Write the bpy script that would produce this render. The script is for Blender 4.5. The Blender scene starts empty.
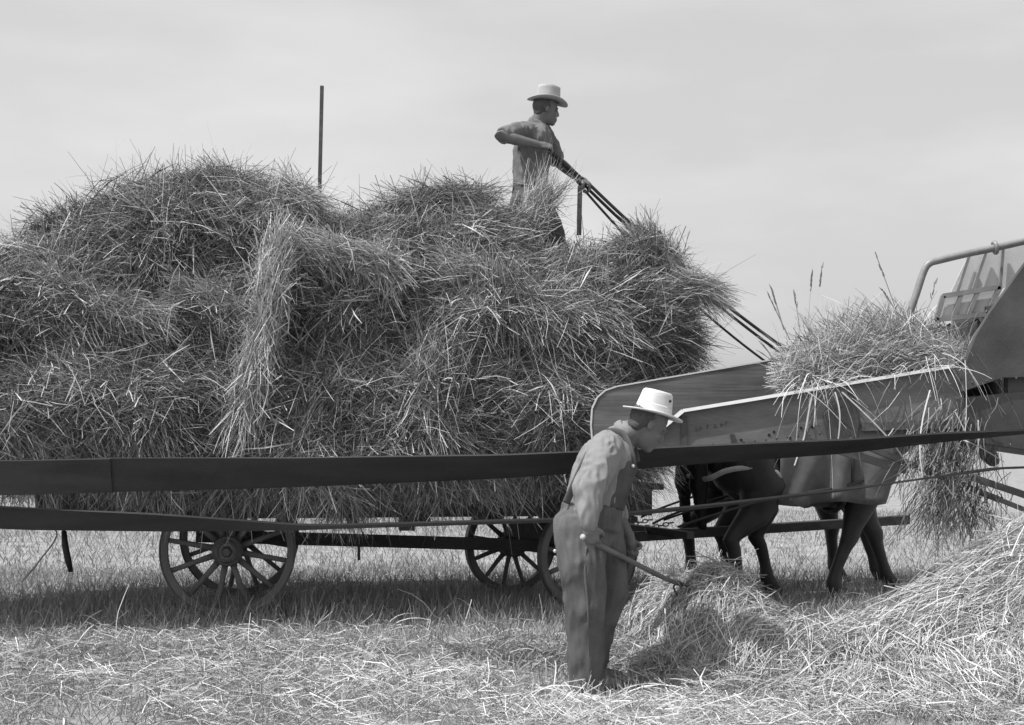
import bpy, math, random
import numpy as np
from mathutils import Vector, Matrix, noise as mnoise

random.seed(7)
RNG = np.random.default_rng(11)
scene = bpy.context.scene
COL = scene.collection
PI = math.pi
F, HY, CH = 1364.0, 445.0, 1.3          # focal length in pixels, horizon row, camera height


def P(px, py, Y):
    return Vector(((px - 512) / F * Y, Y, CH + (HY - py) / F * Y))


# ------------------------------------------------------------------ materials
def _mat(name):
    m = bpy.data.materials.new(name)
    m.use_nodes = True
    nt = m.node_tree
    return m, nt, nt.nodes['Principled BSDF']


def rough_mat(name, g, var=0.25, scale=9.0, stretch=(1, 1, 1), rough=0.8, bump=0.25, fine=60.0, metallic=0.0, spec=0.25):
    """grey surface with blotches at two sizes and a bump"""
    m, nt, b = _mat(name)
    N, L = nt.nodes, nt.links
    tc = N.new('ShaderNodeTexCoord')
    mp = N.new('ShaderNodeMapping'); mp.inputs['Scale'].default_value = stretch
    L.new(tc.outputs['Object'], mp.inputs['Vector'])
    n1 = N.new('ShaderNodeTexNoise'); n1.inputs['Scale'].default_value = scale; n1.inputs['Detail'].default_value = 6
    n2 = N.new('ShaderNodeTexNoise'); n2.inputs['Scale'].default_value = fine; n2.inputs['Detail'].default_value = 3
    L.new(mp.outputs['Vector'], n1.inputs['Vector']); L.new(mp.outputs['Vector'], n2.inputs['Vector'])
    mx = N.new('ShaderNodeMath'); mx.operation = 'MULTIPLY_ADD'
    mx.inputs[1].default_value = 0.35
    L.new(n2.outputs['Fac'], mx.inputs[0]); L.new(n1.outputs['Fac'], mx.inputs[2])
    mr = N.new('ShaderNodeMapRange')
    mr.inputs['From Min'].default_value = 0.35; mr.inputs['From Max'].default_value = 1.0
    mr.inputs['To Min'].default_value = g * (1 - var); mr.inputs['To Max'].default_value = g * (1 + var)
    L.new(mx.outputs[0], mr.inputs['Value'])
    L.new(mr.outputs[0], b.inputs['Base Color'])
    b.inputs['Roughness'].default_value = rough
    b.inputs['Metallic'].default_value = metallic
    b.inputs['Specular IOR Level'].default_value = spec
    if bump:
        bp = N.new('ShaderNodeBump'); bp.inputs['Strength'].default_value = bump; bp.inputs['Distance'].default_value = 0.02
        L.new(mx.outputs[0], bp.inputs['Height']); L.new(bp.outputs['Normal'], b.inputs['Normal'])
    return m


def straw_mat(name, lo, hi, rough=0.55, trans=0.0):
    """each stalk takes its own tone from the mesh attribute 'tone'"""
    m, nt, b = _mat(name)
    N, L = nt.nodes, nt.links
    a = N.new('ShaderNodeAttribute'); a.attribute_name = 'tone'
    mr = N.new('ShaderNodeMapRange'); mr.inputs['To Min'].default_value = lo; mr.inputs['To Max'].default_value = hi
    L.new(a.outputs['Fac'], mr.inputs['Value'])
    L.new(mr.outputs[0], b.inputs['Base Color'])
    b.inputs['Roughness'].default_value = rough
    b.inputs['Specular IOR Level'].default_value = 0.35
    return m


def cloth_mat(name, g, var, scale, stretch=(1, 1, .45), crease=.9):
    m = rough_mat(name, g, var, 7, rough=.92, bump=0, fine=120)
    nt = m.node_tree; N, L = nt.nodes, nt.links; b = N['Principled BSDF']
    tc = N.new('ShaderNodeTexCoord'); mp = N.new('ShaderNodeMapping'); mp.inputs['Scale'].default_value = stretch; mp.inputs['Rotation'].default_value = (.25, .35, .2)
    L.new(tc.outputs['Object'], mp.inputs['Vector'])
    r = N.new('ShaderNodeTexNoise'); r.noise_type = 'RIDGED_MULTIFRACTAL'; r.inputs['Scale'].default_value = scale; r.inputs['Detail'].default_value = 2.5; r.inputs['Distortion'].default_value = .5
    L.new(mp.outputs['Vector'], r.inputs['Vector'])
    w = N.new('ShaderNodeTexNoise'); w.inputs['Scale'].default_value = 260; w.inputs['Detail'].default_value = 1
    L.new(tc.outputs['Object'], w.inputs['Vector'])
    b1 = N.new('ShaderNodeBump'); b1.inputs['Strength'].default_value = crease; b1.inputs['Distance'].default_value = .05
    b2 = N.new('ShaderNodeBump'); b2.inputs['Strength'].default_value = .35; b2.inputs['Distance'].default_value = .004
    L.new(r.outputs['Fac'], b1.inputs['Height']); L.new(w.outputs['Fac'], b2.inputs['Height'])
    L.new(b1.outputs['Normal'], b2.inputs['Normal']); L.new(b2.outputs['Normal'], b.inputs['Normal'])
    return m


def board_mat(name, g, var=0.2, axis=0, rough=0.75):
    """wood: long grain along one axis with cathedral figure"""
    m, nt, b = _mat(name)
    N, L = nt.nodes, nt.links
    tc = N.new('ShaderNodeTexCoord')
    mp = N.new('ShaderNodeMapping')
    sc = [9.0, 9.0, 9.0]; sc[axis] = 0.7
    mp.inputs['Scale'].default_value = sc
    L.new(tc.outputs['Object'], mp.inputs['Vector'])
    n = N.new('ShaderNodeTexNoise'); n.inputs['Scale'].default_value = 1.1; n.inputs['Detail'].default_value = 3
    n.inputs['Distortion'].default_value = 0.6
    L.new(mp.outputs['Vector'], n.inputs['Vector'])
    mu = N.new('ShaderNodeMath'); mu.operation = 'MULTIPLY'; mu.inputs[1].default_value = 11.0
    L.new(n.outputs['Fac'], mu.inputs[0])
    si = N.new('ShaderNodeMath'); si.operation = 'SINE'
    L.new(mu.outputs[0], si.inputs[0])
    mp2 = N.new('ShaderNodeMapping'); s2 = [70.0, 70.0, 70.0]; s2[axis] = 2.0
    mp2.inputs['Scale'].default_value = s2
    L.new(tc.outputs['Object'], mp2.inputs['Vector'])
    n2 = N.new('ShaderNodeTexNoise'); n2.inputs['Scale'].default_value = 1.0; n2.inputs['Detail'].default_value = 4
    L.new(mp2.outputs['Vector'], n2.inputs['Vector'])
    n3 = N.new('ShaderNodeTexNoise'); n3.inputs['Scale'].default_value = 3.0; n3.inputs['Detail'].default_value = 5
    L.new(tc.outputs['Object'], n3.inputs['Vector'])
    s = N.new('ShaderNodeMath'); s.operation = 'MULTIPLY_ADD'; s.inputs[1].default_value = 0.22
    L.new(si.outputs[0], s.inputs[0]); L.new(n2.outputs['Fac'], s.inputs[2])
    s_ = N.new('ShaderNodeMath'); s_.operation = 'ADD'
    L.new(s.outputs[0], s_.inputs[0]); L.new(n3.outputs['Fac'], s_.inputs[1])
    mr = N.new('ShaderNodeMapRange'); mr.inputs['From Min'].default_value = 0.55; mr.inputs['From Max'].default_value = 1.45
    mr.inputs['To Min'].default_value = g * (1 - var); mr.inputs['To Max'].default_value = g * (1 + var)
    L.new(s_.outputs[0], mr.inputs['Value']); L.new(mr.outputs[0], b.inputs['Base Color'])
    b.inputs['Roughness'].default_value = rough
    b.inputs['Specular IOR Level'].default_value = 0.3
    bp = N.new('ShaderNodeBump'); bp.inputs['Strength'].default_value = 0.2; bp.inputs['Distance'].default_value = 0.005
    L.new(n2.outputs['Fac'], bp.inputs['Height']); L.new(bp.outputs['Normal'], b.inputs['Normal'])
    return m


M = dict(
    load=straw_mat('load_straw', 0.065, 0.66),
    bundle=straw_mat('bundle_straw', 0.10, 0.66),
    litter=straw_mat('bleached_straw', 0.18, 0.74),
    stubble=straw_mat('stubble_straw', 0.15, 0.42),
    heap=straw_mat('bright_straw', 0.14, 0.66),
    darkwood=board_mat('weathered_dark_wood', 0.08, 0.35),
    wheelwood=rough_mat('wheel_wood', 0.18, 0.3, 6, rough=0.8),  # tone raised to imitate the dusty haze veiling the shaded wheels
    iron=rough_mat('iron', 0.10, 0.3, 14, rough=0.5, bump=0.15, spec=0.5),
    steel=rough_mat('worn_steel', 0.22, 0.25, 12, rough=0.45, bump=0.1, spec=0.5),
    board=board_mat('feeder_board', 0.15, 0.5),
    outer=rough_mat('painted_sheet', 0.15, 0.35, 5, stretch=(0.5, 1, 2), rough=0.6, bump=0.12, fine=40),
    stencil=rough_mat('faded_stencil', 0.10, 0.2, 20, rough=.7, bump=0),
    darksheet=rough_mat('dark_painted_sheet', 0.075, 0.45, 4, rough=0.6, bump=0.12),
    palesheet=rough_mat('pale_sheet', 0.62, 0.12, 4, rough=0.55, bump=0.05),
    edge=rough_mat('bright_edge_strip', 0.36, 0.1, 20, rough=0.4, bump=0.05, spec=0.5),
    belt=rough_mat('belt_canvas', 0.036, 0.5, 4, stretch=(0.35, 1, 2.5), rough=0.7, bump=0.08, fine=70),
    leather=rough_mat('leather', 0.035, 0.3, 20, rough=0.55, bump=0.15, spec=0.4),
    paleleather=rough_mat('worn_leather', 0.38, 0.25, 20, rough=0.6, bump=0.15),
    hide=rough_mat('horse_hide', 0.034, 0.4, 6, rough=0.5, bump=0.1, spec=0.35),
    hair=rough_mat('horse_hair', 0.014, 0.3, 30, rough=0.6, bump=0.3),
    hoof=rough_mat('hoof_horn', 0.05, 0.3, 15, rough=0.6),
    canvas=cloth_mat('canvas_cover', 0.125, 0.35, 3.5, (1, 1, .5), .8),
    skin=rough_mat('tanned_skin', 0.13, 0.15, 18, rough=0.55, bump=0.1, fine=120, spec=0.4),
    hair2=rough_mat('dark_hair', 0.07, 0.3, 60, rough=0.6, bump=0.4),
    eye=rough_mat('eye', 0.10, 0.1, 10, rough=0.2, bump=0),
    shirt=cloth_mat('work_shirt', 0.22, 0.15, 7.5),
    shirt2=cloth_mat('dark_work_shirt', 0.15, 0.2, 8.5),
    denim=cloth_mat('faded_denim', 0.105, 0.42, 6.0),
    denim2=cloth_mat('dark_denim', 0.085, 0.35, 7.0),
    hat=rough_mat('pale_straw_hat', 0.60, 0.14, 20, rough=0.8, bump=0.2, fine=140),
    felt=rough_mat('felt_hat', 0.36, 0.12, 14, rough=0.9, bump=0.2, fine=140),
    band=rough_mat('hat_band', 0.20, 0.15, 14, rough=0.8),
    boot=rough_mat('dusty_boot', 0.14, 0.3, 14, rough=0.8),
    button=rough_mat('metal_button', 0.7, 0.1, 30, rough=0.25, bump=0, metallic=0.6),
    handle=rough_mat('worn_handle', 0.15, 0.3, 10, stretch=(1, 1, 1), rough=0.6, bump=0.1),
    hole=rough_mat('dark_eyelet', 0.02, 0.2, 10, bump=0),
    rope=rough_mat('rope', 0.30, 0.3, 60, rough=0.9, bump=0.5),
)


# ------------------------------------------------------------------ objects
def origin_of(o):
    p = Vector((0, 0, 0))
    while o is not None:
        p += o.location
        o = o.parent
    return p


def tag(o, label, cat, group=None, kind=None):
    o['label'] = label
    o['category'] = cat
    if group: o['group'] = group
    if kind: o['kind'] = kind
    return o


def thing(name, label, cat, loc, group=None):
    o = bpy.data.objects.new(name, None)
    o.empty_display_size = 0.2
    o.location = loc
    COL.objects.link(o)
    return tag(o, label, cat, group)


def link_mesh(name, me, mat, parent=None, smooth=False, bevel=0.0, local=False, mats=None):
    """world coordinates come in; they are stored relative to the parent chain"""
    if parent is not None and not local:
        off = origin_of(parent)
        me.transform(Matrix.Translation(-off))
    for mm in (mats or [mat]):
        me.materials.append(mm)
    if smooth:
        me.polygons.foreach_set('use_smooth', [True] * len(me.polygons))
    o = bpy.data.objects.new(name, me)
    COL.objects.link(o)
    if parent is not None: o.parent = parent
    if bevel:
        b = o.modifiers.new('edge', 'BEVEL'); b.width = bevel; b.segments = 2; b.limit_method = 'ANGLE'
    return o


class MB:
    def __init__(s): s.v = []; s.f = []

    def add(s, v, f):
        k = len(s.v); s.v += [Vector(x) for x in v]; s.f += [tuple(i + k for i in q) for q in f]; return s

    def box(s, c, size, rot=None):
        c = Vector(c); hx, hy, hz = [a / 2 for a in size]
        v = [Vector((x, y, z)) for x in (-hx, hx) for y in (-hy, hy) for z in (-hz, hz)]
        if rot is not None: v = [rot @ q for q in v]
        return s.add([c + q for q in v], [(0, 1, 3, 2), (4, 6, 7, 5), (0, 4, 5, 1), (2, 3, 7, 6), (0, 2, 6, 4), (1, 5, 7, 3)])

    def beam(s, a, b, w, h, up=(0, 0, 1)):
        """square bar from a to b: w across, h along up"""
        a, b = Vector(a), Vector(b); d = (b - a).normalized()
        side = d.cross(Vector(up)).normalized(); u = side.cross(d).normalized()
        v = []
        for q in (a, b):
            for i, j in ((-1, -1), (1, -1), (1, 1), (-1, 1)): v.append(q + side * (i * w / 2) + u * (j * h / 2))
        return s.add(v, [(0, 3, 2, 1), (4, 5, 6, 7), (0, 1, 5, 4), (1, 2, 6, 5), (2, 3, 7, 6), (3, 0, 4, 7)])

    def tube(s, pts, rad, n=12, cap=True, squash=1.0, ref=(0, 0, 1)):
        pts = [Vector(p) for p in pts]
        if not hasattr(rad, '__len__'): rad = [rad] * len(pts)
        k = len(s.v); m = len(pts); ref = Vector(ref)
        prev = None
        for i, p in enumerate(pts):
            t = (pts[min(i + 1, m - 1)] - pts[max(i - 1, 0)]).normalized()
            if prev is None:
                a = t.cross(ref)
                if a.length < 0.08: a = t.cross(Vector((0, 1, 0.02)))
            else:
                a = prev - t * prev.dot(t)
            a.normalize(); prev = a; b = a.cross(t).normalized()
            for j in range(n):
                an = 2 * PI * j / n
                s.v.append(p + a * (rad[i] * math.cos(an)) + b * (rad[i] * squash * math.sin(an)))
        for i in range(m - 1):
            for j in range(n):
                s.f.append((k + i * n + j, k + i * n + (j + 1) % n, k + (i + 1) * n + (j + 1) % n, k + (i + 1) * n + j))
        if cap:
            s.f.append(tuple(k + j for j in range(n))[::-1]); s.f.append(tuple(k + (m - 1) * n + j for j in range(n)))
        return s

    def limb(s, pts, rad, n=16, squash=1.0, ref=(0, 0, 1)):
        """tube with rounded ends"""
        pts = [Vector(p) for p in pts]; rad = list(rad)
        d0 = (pts[0] - pts[1]).normalized(); d1 = (pts[-1] - pts[-2]).normalized()
        a = [pts[0] + d0 * rad[0] * q for q in (0.95, 0.75, 0.4)]; ra = [rad[0] * q for q in (0.3, 0.66, 0.92)]
        b = [pts[-1] + d1 * rad[-1] * q for q in (0.4, 0.75, 0.95)]; rb = [rad[-1] * q for q in (0.92, 0.66, 0.3)]
        return s.tube(a + pts + b, ra + rad + rb, n, True, squash, ref)

    def rings(s, secs, n=24):
        """loft: (centre, vector a, vector b) ellipses"""
        k = len(s.v)
        for c, a, b in secs:
            c, a, b = Vector(c), Vector(a), Vector(b)
            for j in range(n):
                an = 2 * PI * j / n; s.v.append(c + a * math.cos(an) + b * math.sin(an))
        m = len(secs)
        for i in range(m - 1):
            for j in range(n):
                s.f.append((k + i * n + j, k + i * n + (j + 1) % n, k + (i + 1) * n + (j + 1) % n, k + (i + 1) * n + j))
        s.f.append(tuple(k + j for j in range(n))[::-1]); s.f.append(tuple(k + (m - 1) * n + j for j in range(n)))
        return s

    def ball(s, c, r, axes=None, n=16, m=10):
        c = Vector(c)
        if not hasattr(r, '__len__'): r = (r, r, r)
        A = axes or (Vector((1, 0, 0)), Vector((0, 1, 0)), Vector((0, 0, 1)))
        v = [c - A[2] * r[2]]
        for i in range(1, m):
            th = -PI / 2 + PI * i / m
            for j in range(n):
                an = 2 * PI * j / n
                v.append(c + A[0] * (r[0] * math.cos(th) * math.cos(an)) + A[1] * (r[1] * math.cos(th) * math.sin(an)) + A[2] * (r[2] * math.sin(th)))
        v.append(c + A[2] * r[2]); f = []
        for j in range(n): f.append((0, 1 + (j + 1) % n, 1 + j))
        for i in range(m - 2):
            for j in range(n):
                p = 1 + i * n; f.append((p + j, p + (j + 1) % n, p + n + (j + 1) % n, p + n + j))
        p = 1 + (m - 2) * n; t = len(v) - 1
        for j in range(n): f.append((p + j, p + (j + 1) % n, t))
        return s.add(v, f)

    def torus(s, c, axis, R, r, n=40, m=8, rz=None):
        c = Vector(c); ax = Vector(axis).normalized()
        a = ax.cross(Vector((0, 0, 1)));
        if a.length < 1e-3: a = Vector((1, 0, 0))
        a.normalize(); b = ax.cross(a)
        rz = rz or r; k = len(s.v)
        for i in range(n):
            t = 2 * PI * i / n; d = a * math.cos(t) + b * math.sin(t)
            for j in range(m):
                q = 2 * PI * j / m; s.v.append(c + d * (R + r * math.cos(q)) + ax * (rz * math.sin(q)))
        for i in range(n):
            for j in range(m):
                s.f.append((k + i * m + j, k + ((i + 1) % n) * m + j, k + ((i + 1) % n) * m + (j + 1) % m, k + i * m + (j + 1) % m))
        return s

    def ringbar(s, c, axis, r0, r1, w, n=64):
        """flat ring of rectangular section (a felloe)"""
        c = Vector(c); ax = Vector(axis).normalized()
        a = ax.cross(Vector((0, 0, 1))).normalized(); b = ax.cross(a); k = len(s.v)
        for i in range(n):
            t = 2 * PI * i / n; d = a * math.cos(t) + b * math.sin(t)
            for rr, h in ((r0, -w / 2), (r1, -w / 2), (r1, w / 2), (r0, w / 2)): s.v.append(c + d * rr + ax * h)
        for i in range(n):
            for j in range(4):
                s.f.append((k + i * 4 + j, k + ((i + 1) % n) * 4 + j, k + ((i + 1) % n) * 4 + (j + 1) % 4, k + i * 4 + (j + 1) % 4))
        return s

    def slab(s, poly, thick):
        """polygon (3-D points in one plane) extruded by the vector thick"""
        poly = [Vector(p) for p in poly]; t = Vector(thick); n = len(poly)
        f = [tuple(range(n)), tuple(range(2 * n - 1, n - 1, -1))]
        for i in range(n): f.append((i, i + n, (i + 1) % n + n, (i + 1) % n))
        return s.add(poly + [p + t for p in poly], f)

    def mesh(s, name):
        me = bpy.data.meshes.new(name); me.from_pydata([tuple(v) for v in s.v], [], s.f); me.validate(); me.update(); return me

    def build(s, name, mat, parent=None, smooth=False, bevel=0.0, local=False):
        return link_mesh(name, s.mesh(name), mat, parent, smooth, bevel, local)

    def fuse(s, name, mat, parent=None, voxel=0.008, smooth_it=4, folds=None, local=False):
        """all shapes welded into ONE continuous skin"""
        me = s.mesh(name + '_raw')
        o = bpy.data.objects.new(name + '_raw', me); COL.objects.link(o)
        r = o.modifiers.new('r', 'REMESH'); r.mode = 'VOXEL'; r.voxel_size = voxel; r.adaptivity = 0
        if smooth_it:
            sm = o.modifiers.new('s', 'SMOOTH'); sm.factor = 0.5; sm.iterations = smooth_it
        dg = bpy.context.evaluated_depsgraph_get(); dg.update()
        out = bpy.data.meshes.new_from_object(o.evaluated_get(dg)); out.name = name
        bpy.data.objects.remove(o); bpy.data.meshes.remove(me)
        if folds:
            amp, sc = folds[:2]
            st = folds[2] if len(folds) > 2 else (1, 1, 1)
            nor = [v.normal.copy() for v in out.vertices]
            for v, nn in zip(out.vertices, nor):
                q = Vector((v.co.x * sc * st[0], v.co.y * sc * st[1], v.co.z * sc * st[2]))
                a = mnoise.noise(q + Vector((mnoise.noise(q * .6) * 1.5, 0, 0))); b = mnoise.noise(q * 2.3)
                d = (1 - abs(a) * 2.4) * 0.7 + b * 0.5
                v.co += nn * (amp * d)
            out.update()
        out.materials.clear()
        return link_mesh(name, out, mat, parent, True, 0, local)


# ------------------------------------------------------------------ straw
def nrm(a): return a / np.maximum(np.linalg.norm(a, axis=-1, keepdims=True), 1e-9)


class Straw:
    """many stalks as ribbons in one mesh, each stalk with its own tone"""
    def __init__(s): s.V = []; s.Q = []; s.T = []; s.n = 0

    def add(s, Pt, D, L, W, B=None, tone=None, seg=3, kink=0.0, ears=0.0, taper=0.55, roll=None, brk=0.3):
        n = len(Pt); D = nrm(D); L = np.broadcast_to(L, (n,)); W = np.broadcast_to(W, (n,))
        t = np.linspace(0, 1, seg + 1)
        if B is None: B = np.zeros((n, 3))
        C = Pt[:, None, :] + D[:, None, :] * (L[:, None] * t)[:, :, None] + B[:, None, :] * (t ** 2)[None, :, None]
        if kink:
            K = RNG.normal(0, 1, (n, 3)) * (kink * L)[:, None]
            C = C + K[:, None, :] * np.sin(t * PI)[None, :, None]
        if brk and seg >= 3:
            k_ = (RNG.random(n) < brk) * RNG.uniform(.2, .75, n) * L; tb = RNG.uniform(.3, .75, n)
            R_ = RNG.normal(0, 1, (n, 3)) - D * .3
            C = C + nrm(R_)[:, None, :] * (np.maximum(t[None, :] - tb[:, None], 0) * k_[:, None])[:, :, None]
        S = nrm(np.cross(D, RNG.normal(0, 1, (n, 3)) if roll is None else roll))
        w = np.broadcast_to(1 - taper * t ** 2, (n, seg + 1)).copy()
        if ears:
            e = RNG.random(n) < ears
            w[e, -1] *= 1.2; w[e, -2] *= 3.0
        h = S[:, None, :] * (w * W[:, None] * 0.5)[:, :, None]
        V = np.stack([C - h, C + h], 2).reshape(n, (seg + 1) * 2, 3)
        k = np.arange(n)[:, None, None] * (2 * (seg + 1)) + (np.arange(seg) * 2)[None, :, None]
        Q = (k + np.array([0, 1, 3, 2])[None, None, :]).reshape(-1, 4) + s.n
        if tone is None: tone = RNG.random(n) ** 2
        s.V.append(V.reshape(-1, 3)); s.Q.append(Q); s.T.append(np.repeat(np.clip(tone, 0, 1), (seg + 1) * 2)); s.n += n * (seg + 1) * 2
        return s

    def core(s, V, Q, tone):
        V = np.asarray(V, float); s.V.append(V); s.Q.append(np.asarray(Q, int) + s.n); s.T.append(np.broadcast_to(tone, (len(V),)).astype(float)); s.n += len(V)
        return s

    def mesh(s, name):
        V = np.concatenate(s.V).astype(np.float32); Q = np.concatenate(s.Q).astype(np.int32); T = np.concatenate(s.T).astype(np.float32)
        me = bpy.data.meshes.new(name)
        me.vertices.add(len(V)); me.vertices.foreach_set('co', V.ravel())
        me.loops.add(Q.size); me.loops.foreach_set('vertex_index', Q.ravel())
        me.polygons.add(len(Q)); me.polygons.foreach_set('loop_start', np.arange(len(Q), dtype=np.int32) * 4)
        me.update(calc_edges=True)
        a = me.attributes.new('tone', 'FLOAT', 'POINT'); a.data.foreach_set('value', T)
        return me

    def build(s, name, mat, parent=None):
        return link_mesh(name, s.mesh(name), mat, parent)


class Lumps:
    """smooth 3-D noise as a sum of waves, for arrays"""
    def __init__(s, seed, octaves, waves=7):
        r = np.random.default_rng(seed); s.k = []
        for f, a in octaves:
            for _ in range(waves):
                d = r.normal(0, 1, 3); d /= np.linalg.norm(d)
                s.k.append((d * f * r.uniform(.7, 1.35), r.uniform(0, 2 * PI), a / math.sqrt(waves)))

    def __call__(s, p):
        o = np.zeros(p.shape[:-1])
        for d, ph, a in s.k: o += a * np.sin(p @ d + ph)
        return o


def gauss_tone(n, mean, sd): return np.clip(RNG.normal(mean, sd, n), 0, 1)


# ------------------------------------------------------------------ camera, sky and sun
cam = bpy.data.cameras.new('camera'); camo = bpy.data.objects.new('camera', cam); COL.objects.link(camo)
camo.location = (0, 0, CH); camo.rotation_euler = (PI / 2, 0, 0)
cam.sensor_width = 36; cam.lens = F / 1024 * 36; cam.shift_y = (HY - 362.5) / 1024
cam.clip_start = 0.1; cam.clip_end = 5000
scene.camera = camo

SUN = Vector((-0.44, -0.19, 0.87)).normalized()
sl = bpy.data.lights.new('sun', 'SUN'); sl.energy = 2.9; sl.angle = math.radians(0.6); sl.color = (1, 1, 1)
so = bpy.data.objects.new('sun', sl); COL.objects.link(so); so.location = (-6, -2, 14)
so.rotation_euler = SUN.to_track_quat('Z', 'Y').to_euler()

world = bpy.data.worlds.new('World'); scene.world = world; world.use_nodes = True
wt = world.node_tree; WN, WL = wt.nodes, wt.links
bg = WN['Background']
sky = WN.new('ShaderNodeTexSky'); sky.sky_type = 'NISHITA'; sky.sun_disc = False
sky.sun_elevation = math.asin(SUN.z); sky.sun_rotation = math.atan2(SUN.x, SUN.y) % (2 * PI)
sky.air_density = 1.0; sky.dust_density = 5.0; sky.ozone_density = 1.0
bw = WN.new('ShaderNodeRGBToBW'); WL.new(sky.outputs['Color'], bw.inputs['Color'])       # black-and-white film
tcw = WN.new('ShaderNodeTexCoord'); mpw = WN.new('ShaderNodeMapping'); mpw.inputs['Scale'].default_value = (1.5, 1.5, 5)
WL.new(tcw.outputs['Generated'], mpw.inputs['Vector'])
cl = WN.new('ShaderNodeTexNoise'); cl.inputs['Scale'].default_value = 2.2; cl.inputs['Detail'].default_value = 5
WL.new(mpw.outputs['Vector'], cl.inputs['Vector'])
cr = WN.new('ShaderNodeMapRange'); cr.inputs['From Min'].default_value = 0.45; cr.inputs['From Max'].default_value = 0.75
cr.inputs['To Min'].default_value = 1.0; cr.inputs['To Max'].default_value = 1.2
WL.new(cl.outputs['Fac'], cr.inputs['Value'])
ml = WN.new('ShaderNodeMath'); ml.operation = 'MULTIPLY'
WL.new(bw.outputs['Val'], ml.inputs[0]); WL.new(cr.outputs[0], ml.inputs[1]); hz = WN.new('ShaderNodeMix'); hz.data_type = 'FLOAT'; hz.inputs[0].default_value = 0.62; hz.inputs[3].default_value = 2.9     # a thin even summer haze
WL.new(bw.outputs['Val'], hz.inputs[2]); WL.new(hz.outputs[0], ml.inputs[0]); WL.new(ml.outputs[0], bg.inputs['Color'])
bg.inputs['Strength'].default_value = 0.15

scene.view_settings.view_transform = 'Standard'; scene.view_settings.look = 'None'
scene.view_settings.exposure = 0.70; scene.view_settings.gamma = 1.0

# ------------------------------------------------------------------ ground
g = MB()
xs = [-3000, -300, -60, -20] + [x * 0.5 for x in range(-24, 25)] + [20, 60, 300, 3000]
ys = [-40, 0, 3] + [4 + y * 0.4 for y in range(50)] + [30, 50, 100, 300, 1000, 4000]
GL = Lumps(5, [(1.2, .02), (3.0, .012)])
for y in ys:
    for x in xs:
        z = float(GL(np.array([x, y, 0.0]))) if abs(x) < 13 and 3.5 < y < 25 else 0
        g.v.append(Vector((x, y, z)))
nx = len(xs)
for j in range(len(ys) - 1):
    for i in range(nx - 1): g.f.append((j * nx + i, j * nx + i + 1, (j + 1) * nx + i + 1, (j + 1) * nx + i))
gm = rough_mat('field_soil_and_chaff', 0.25, 0.45, 3.0, rough=0.95, bump=0.6, fine=38, spec=0.1)
go = g.build('ground', gm, smooth=True); go['kind'] = 'structure'

# stubble: short standing stalks over the field
st = Straw()
def field_points(n, y0, y1, wid=0.43):
    Y = np.sqrt(RNG.random(n) * (y1 ** 2 - y0 ** 2) + y0 ** 2); X = RNG.uniform(-1, 1, n) * (wid * Y + 0.6)
    return X, Y
for n, y0, y1, w in ((52000, 9.0, 14, .0045), (30000, 14, 26, .008), (22000, 6.2, 9.0, .004)):
    X, Y = field_points(n, y0, y1)
    X = X + 0.05 * np.sin(Y * 9); Y = np.round(Y / .17) * .17 + RNG.normal(0, .035, n)
    z = GL(np.stack([X, Y, 0 * X], 1))
    D = np.stack([RNG.normal(0, .55, n), RNG.normal(0, .5, n), np.ones(n)], 1)
    st.add(np.stack([X, Y, z - .01], 1), D, RNG.uniform(.04, .16, n), w, None, gauss_tone(n, .42, .16), seg=2, kink=.03, taper=.2)
n = 2200; X = RNG.uniform(-4.5, .6, n); Y = RNG.uniform(9.3, 10.7, n)                      # taller growth left standing along the wheels
D = np.stack([RNG.normal(0, .35, n), RNG.normal(0, .3, n), np.ones(n)], 1)
st.add(np.stack([X, Y, 0 * X], 1), D, RNG.uniform(.08, .27, n), .0045, None, gauss_tone(n, .35, .16), seg=3, kink=.04, taper=.5)
so_ = st.build('stubble', M['stubble']); so_['kind'] = 'stuff'; so_['label'] = 'short pale cut stubble standing all over the field'; so_['category'] = 'stubble'


# straw piles as height fields
def pile_big(X, Y):
    r = np.log1p(np.exp((X - 1.35) * 5)) / 5 * 0.53
    r = np.minimum(r, 0.95 - 0.12 * np.abs(X - 3.4))
    return np.maximum(r, 0) * np.exp(-((Y - 7.75) / 0.85) ** 2)
def pile_small(X, Y): return 0.40 * np.exp(-((X - 1.05) / .34) ** 2 - ((Y - 8.75) / .42) ** 2) + 0.50 * np.exp(-((X - 1.17) / .36) ** 2 - ((Y - 8.02) / .40) ** 2) + 0.26 * np.exp(-((X - 1.75) / .5) ** 2 - ((Y - 7.75) / .6) ** 2)

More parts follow.
